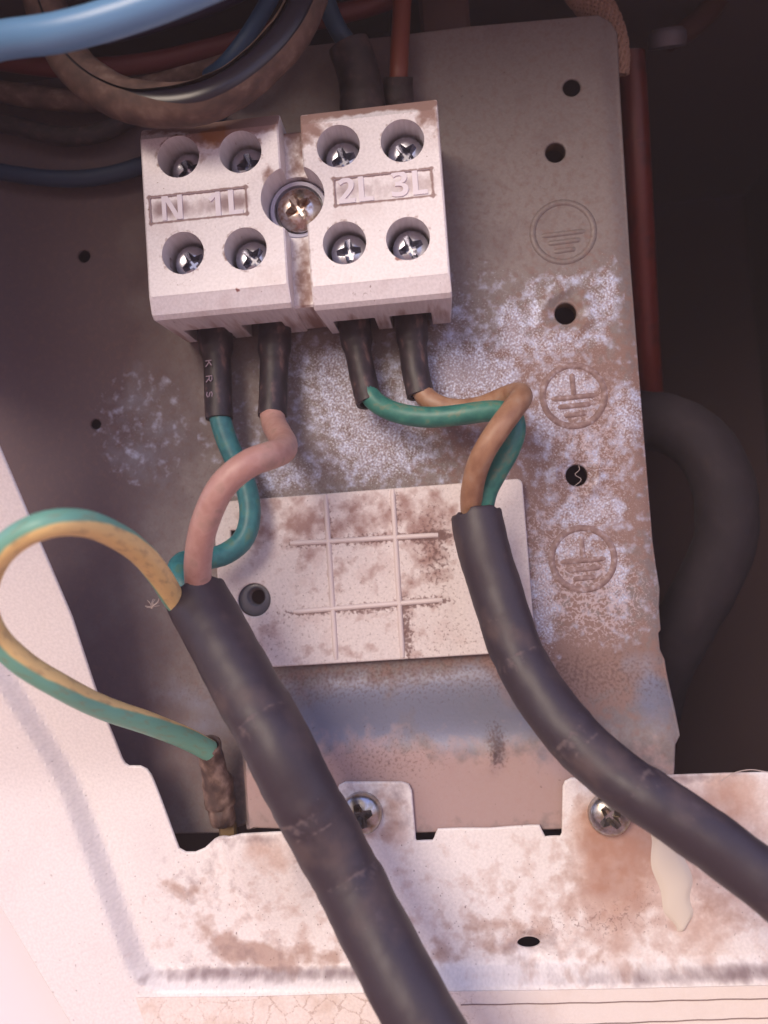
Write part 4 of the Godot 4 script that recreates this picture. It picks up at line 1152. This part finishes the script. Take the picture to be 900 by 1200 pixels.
func build_pipes() -> void:
	var cu := mottled([Color(0.34, 0.09, 0.07), Color(0.38, 0.11, 0.08), Color(0.29, 0.08, 0.07)], [0.2, 0.5, 0.85], 256, 0.008, 3, 0.4, 81)
	cu.metallic = 0.1
	single("copper_pipe", tube([Vector3(45.08, 109.46, -18), Vector3(45.33, 99.05, -20), Vector3(45.84, 75.73, -26), Vector3(47.47, 48.48, -38), Vector3(48.98, 35.09, -46), Vector3(49.63, 28.05, -50)], 3.3, 24, 20.0, 0.05, 82), cu, Vector3(44.61, 97.04, -16), "reddish copper pipe standing beside the right edge of the mounting plate", "pipe")
	var foam := mottled([Color(0.09, 0.05, 0.09), Color(0.105, 0.065, 0.105), Color(0.14, 0.10, 0.125)], [0.2, 0.6, 0.95], 256, 0.02, 5, 0.85, 83, 0.3)
	single("insulated_hose", tube([Vector3(31.59, 28.34, -34), Vector3(40.88, 28.59, -30), Vector3(49.46, 25.88, -26), Vector3(55.36, 18.87, -22), Vector3(57.62, 9.04, -20), Vector3(56.53, -1.19, -20), Vector3(51.99, -11.21, -22), Vector3(46.33, -21.54, -26), Vector3(41.94, -32.63, -32), Vector3(40.86, -46.31, -42)], 6.7, 28, 40.0, 0.35, 84), foam, Vector3(57.62, 9.04, -20), "thick black insulated hose looping out from behind the mounting plate", "hose")
	# capped service port above the copper pipe
	var at := Vector3(53.54, 111.96, -18)
	var t := thing("pipe_cap", at, "small grey cap on a brown stub at the top of the dark opening", "cap")
	part("cap", lathe([Vector2(0, 2.0), Vector2(3.2, 1.8), Vector2(4.0, 1.0), Vector2(4.2, -0.5), Vector2(4.0, -2.0), Vector2(0, -2.2)], 24), plain(Color(0.34, 0.32, 0.36), 0.5), t, Vector3())
	t.get_child(0).rotation.x = -1.15
	part("stub", tube([Vector3(1, 1, -3), Vector3(6, 4, -5), Vector3(14, 12, -8), Vector3(20, 24, -10)], 2.6, 16), plain(Color(0.26, 0.15, 0.12), 0.6), t, Vector3())

func build_small() -> void:
	# woven glass-fibre sleeve hanging over the corner of the plate
	var weave := mottled([Color(0.40, 0.30, 0.25), Color(0.62, 0.50, 0.44)], [0.3, 0.7], 128, 0.02, 2, 0.9, 91)
	var o := Vector3(36.47, 113.26, -6)
	var t := thing("woven_sleeve", o, "woven beige fibre sleeve hanging over the top right corner of the mounting plate", "cable sleeve")
	var route := Route.new([Vector3(29.87, 128.73, -8), Vector3(33.32, 119.68, -8), Vector3(36.95, 112.9, -7), Vector3(38.4, 106.48, -6), Vector3(38.55, 101.81, -6), Vector3(38.31, 99.05, -7)])
	part("inner_tube", sweep(route, span(0, route.length, 3.3), 20, 20.0, true, true), weave, t, o)
	var braid := Soup.new()
	for k in 22:
		for way in [-1.0, 1.0]:
			var line := PackedVector3Array()
			for m in 90:
				var d := route.length * m / 89.0
				var f := route.at(d)
				var a: float = TAU * k / 22.0 + way * d * 0.16
				line.append(f[0] + (f[2] * cos(a) + f[1].cross(f[2]) * sin(a)) * (3.35 + 0.18 * sin(m * 1.4 + k * PI)))
			bead(braid, line, 0.3, 4)
	part("braid", braid, weave, t, o).set_meta("kind", "stuff")
	# dim boxes above the plate
	single("relay_box", box(Vector3(-1.09, 138.56, -16), Vector3(9.77, 112.99, -8), 0.8), plain(Color(0.34, 0.25, 0.24), 0.7), Vector3(4.35, 121.2, -12), "dusty brown box behind the top edge of the mounting plate", "relay")
	single("capacitor_case", box(Vector3(-19.04, 142.4, -18), Vector3(-6.83, 112.72, -6), 1.0), plain(Color(0.13, 0.10, 0.10), 0.5), Vector3(-12.7, 123.39, -12), "black case behind the top edge of the plate, between the blue and orange-brown wires", "capacitor")
	# two casing screws
	var steel := mottled([Color(0.60, 0.58, 0.56), Color(0.74, 0.73, 0.74), Color(0.62, 0.56, 0.44)], [0.2, 0.5, 0.9], 128, 0.03, 4, 0.28, 92)
	steel.metallic = 1.0
	steel.uv1_triplanar = true
	steel.uv1_scale = Vector3(120, 120, 120)
	var at := Vector3(-23.01, -47.25, 11)
	var s := thing("casing_screw", at, "round-headed steel screw in the left tab, half hidden by the thick cable", "screw", "screws holding the casing frame")
	var head := screw_mesh(3.9, 2.6, 2.4, 0.75)
	part("head", head, steel, s, Vector3(), 32)
	part("shank", lathe([Vector2(0, -1.4), Vector2(1.7, -1.4), Vector2(1.7, -8), Vector2(0, -9)], 16), steel, s, Vector3())
	s.rotation = Vector3(0, 0, 0.3)
	var s2: Node3D = s.duplicate()
	s2.name = numbered("casing_screw")
	add_child(s2)
	s2.position = Vector3(22.81, -49.45, 11) * MM
	s2.rotation = Vector3(0, 0, 0.62)
	s2.set_meta("label", "tarnished steel cross-head screw in the rusty right tab beside the right cable")
	# stray fibres
	var fibre := plain(Color(0.72, 0.66, 0.64), 0.8)
	for f in [[[Vector3(43.06, -44.11, 12), Vector3(45.16, -42.59, 13), Vector3(47.9, -41.88, 14), Vector3(51.22, -42.4, 15)], "thin pale hair curling over the upper edge of the lower rail", 0.09],
			[[Vector3(23.79, 17.1, -1), Vector3(24.13, 15.48, -0.7), Vector3(23.19, 14.51, -0.6), Vector3(24.31, 13.4, -0.8), Vector3(22.34, 11.85, -1)], "pale fibre strand caught in the hole between the two lower earth symbols", 0.07],
			[[Vector3(-60.38, -6.05, 14), Vector3(-59.48, -5.4, 15), Vector3(-58.79, -4.96, 15), Vector3(-58.05, -4.15, 16)], "wisp of white lint beside the end of the thick cable", 0.16]]:
		var so := Soup.new()
		var rt := Route.new(f[0], 8)
		bead(so, rt.p, f[2], 5)
		if f[2] > 0.15:                        # lint is a tuft
			for k in 9:
				var way := Vector3(sin(k * 2.3) * 1.3, 1.0 + 0.8 * cos(k * 1.7), 0.4 * sin(k))
				bead(so, PackedVector3Array([rt.p[0], rt.p[0] + way * 0.5 + Vector3(0.3 * sin(k * 4.0), 0.1, 0.1), rt.p[0] + way * 1.0 + Vector3(0.4 * cos(k * 3.0), 0, 0)]), 0.07, 4)
		single("fibre", so, fibre, f[0][0], f[1], "fibre")
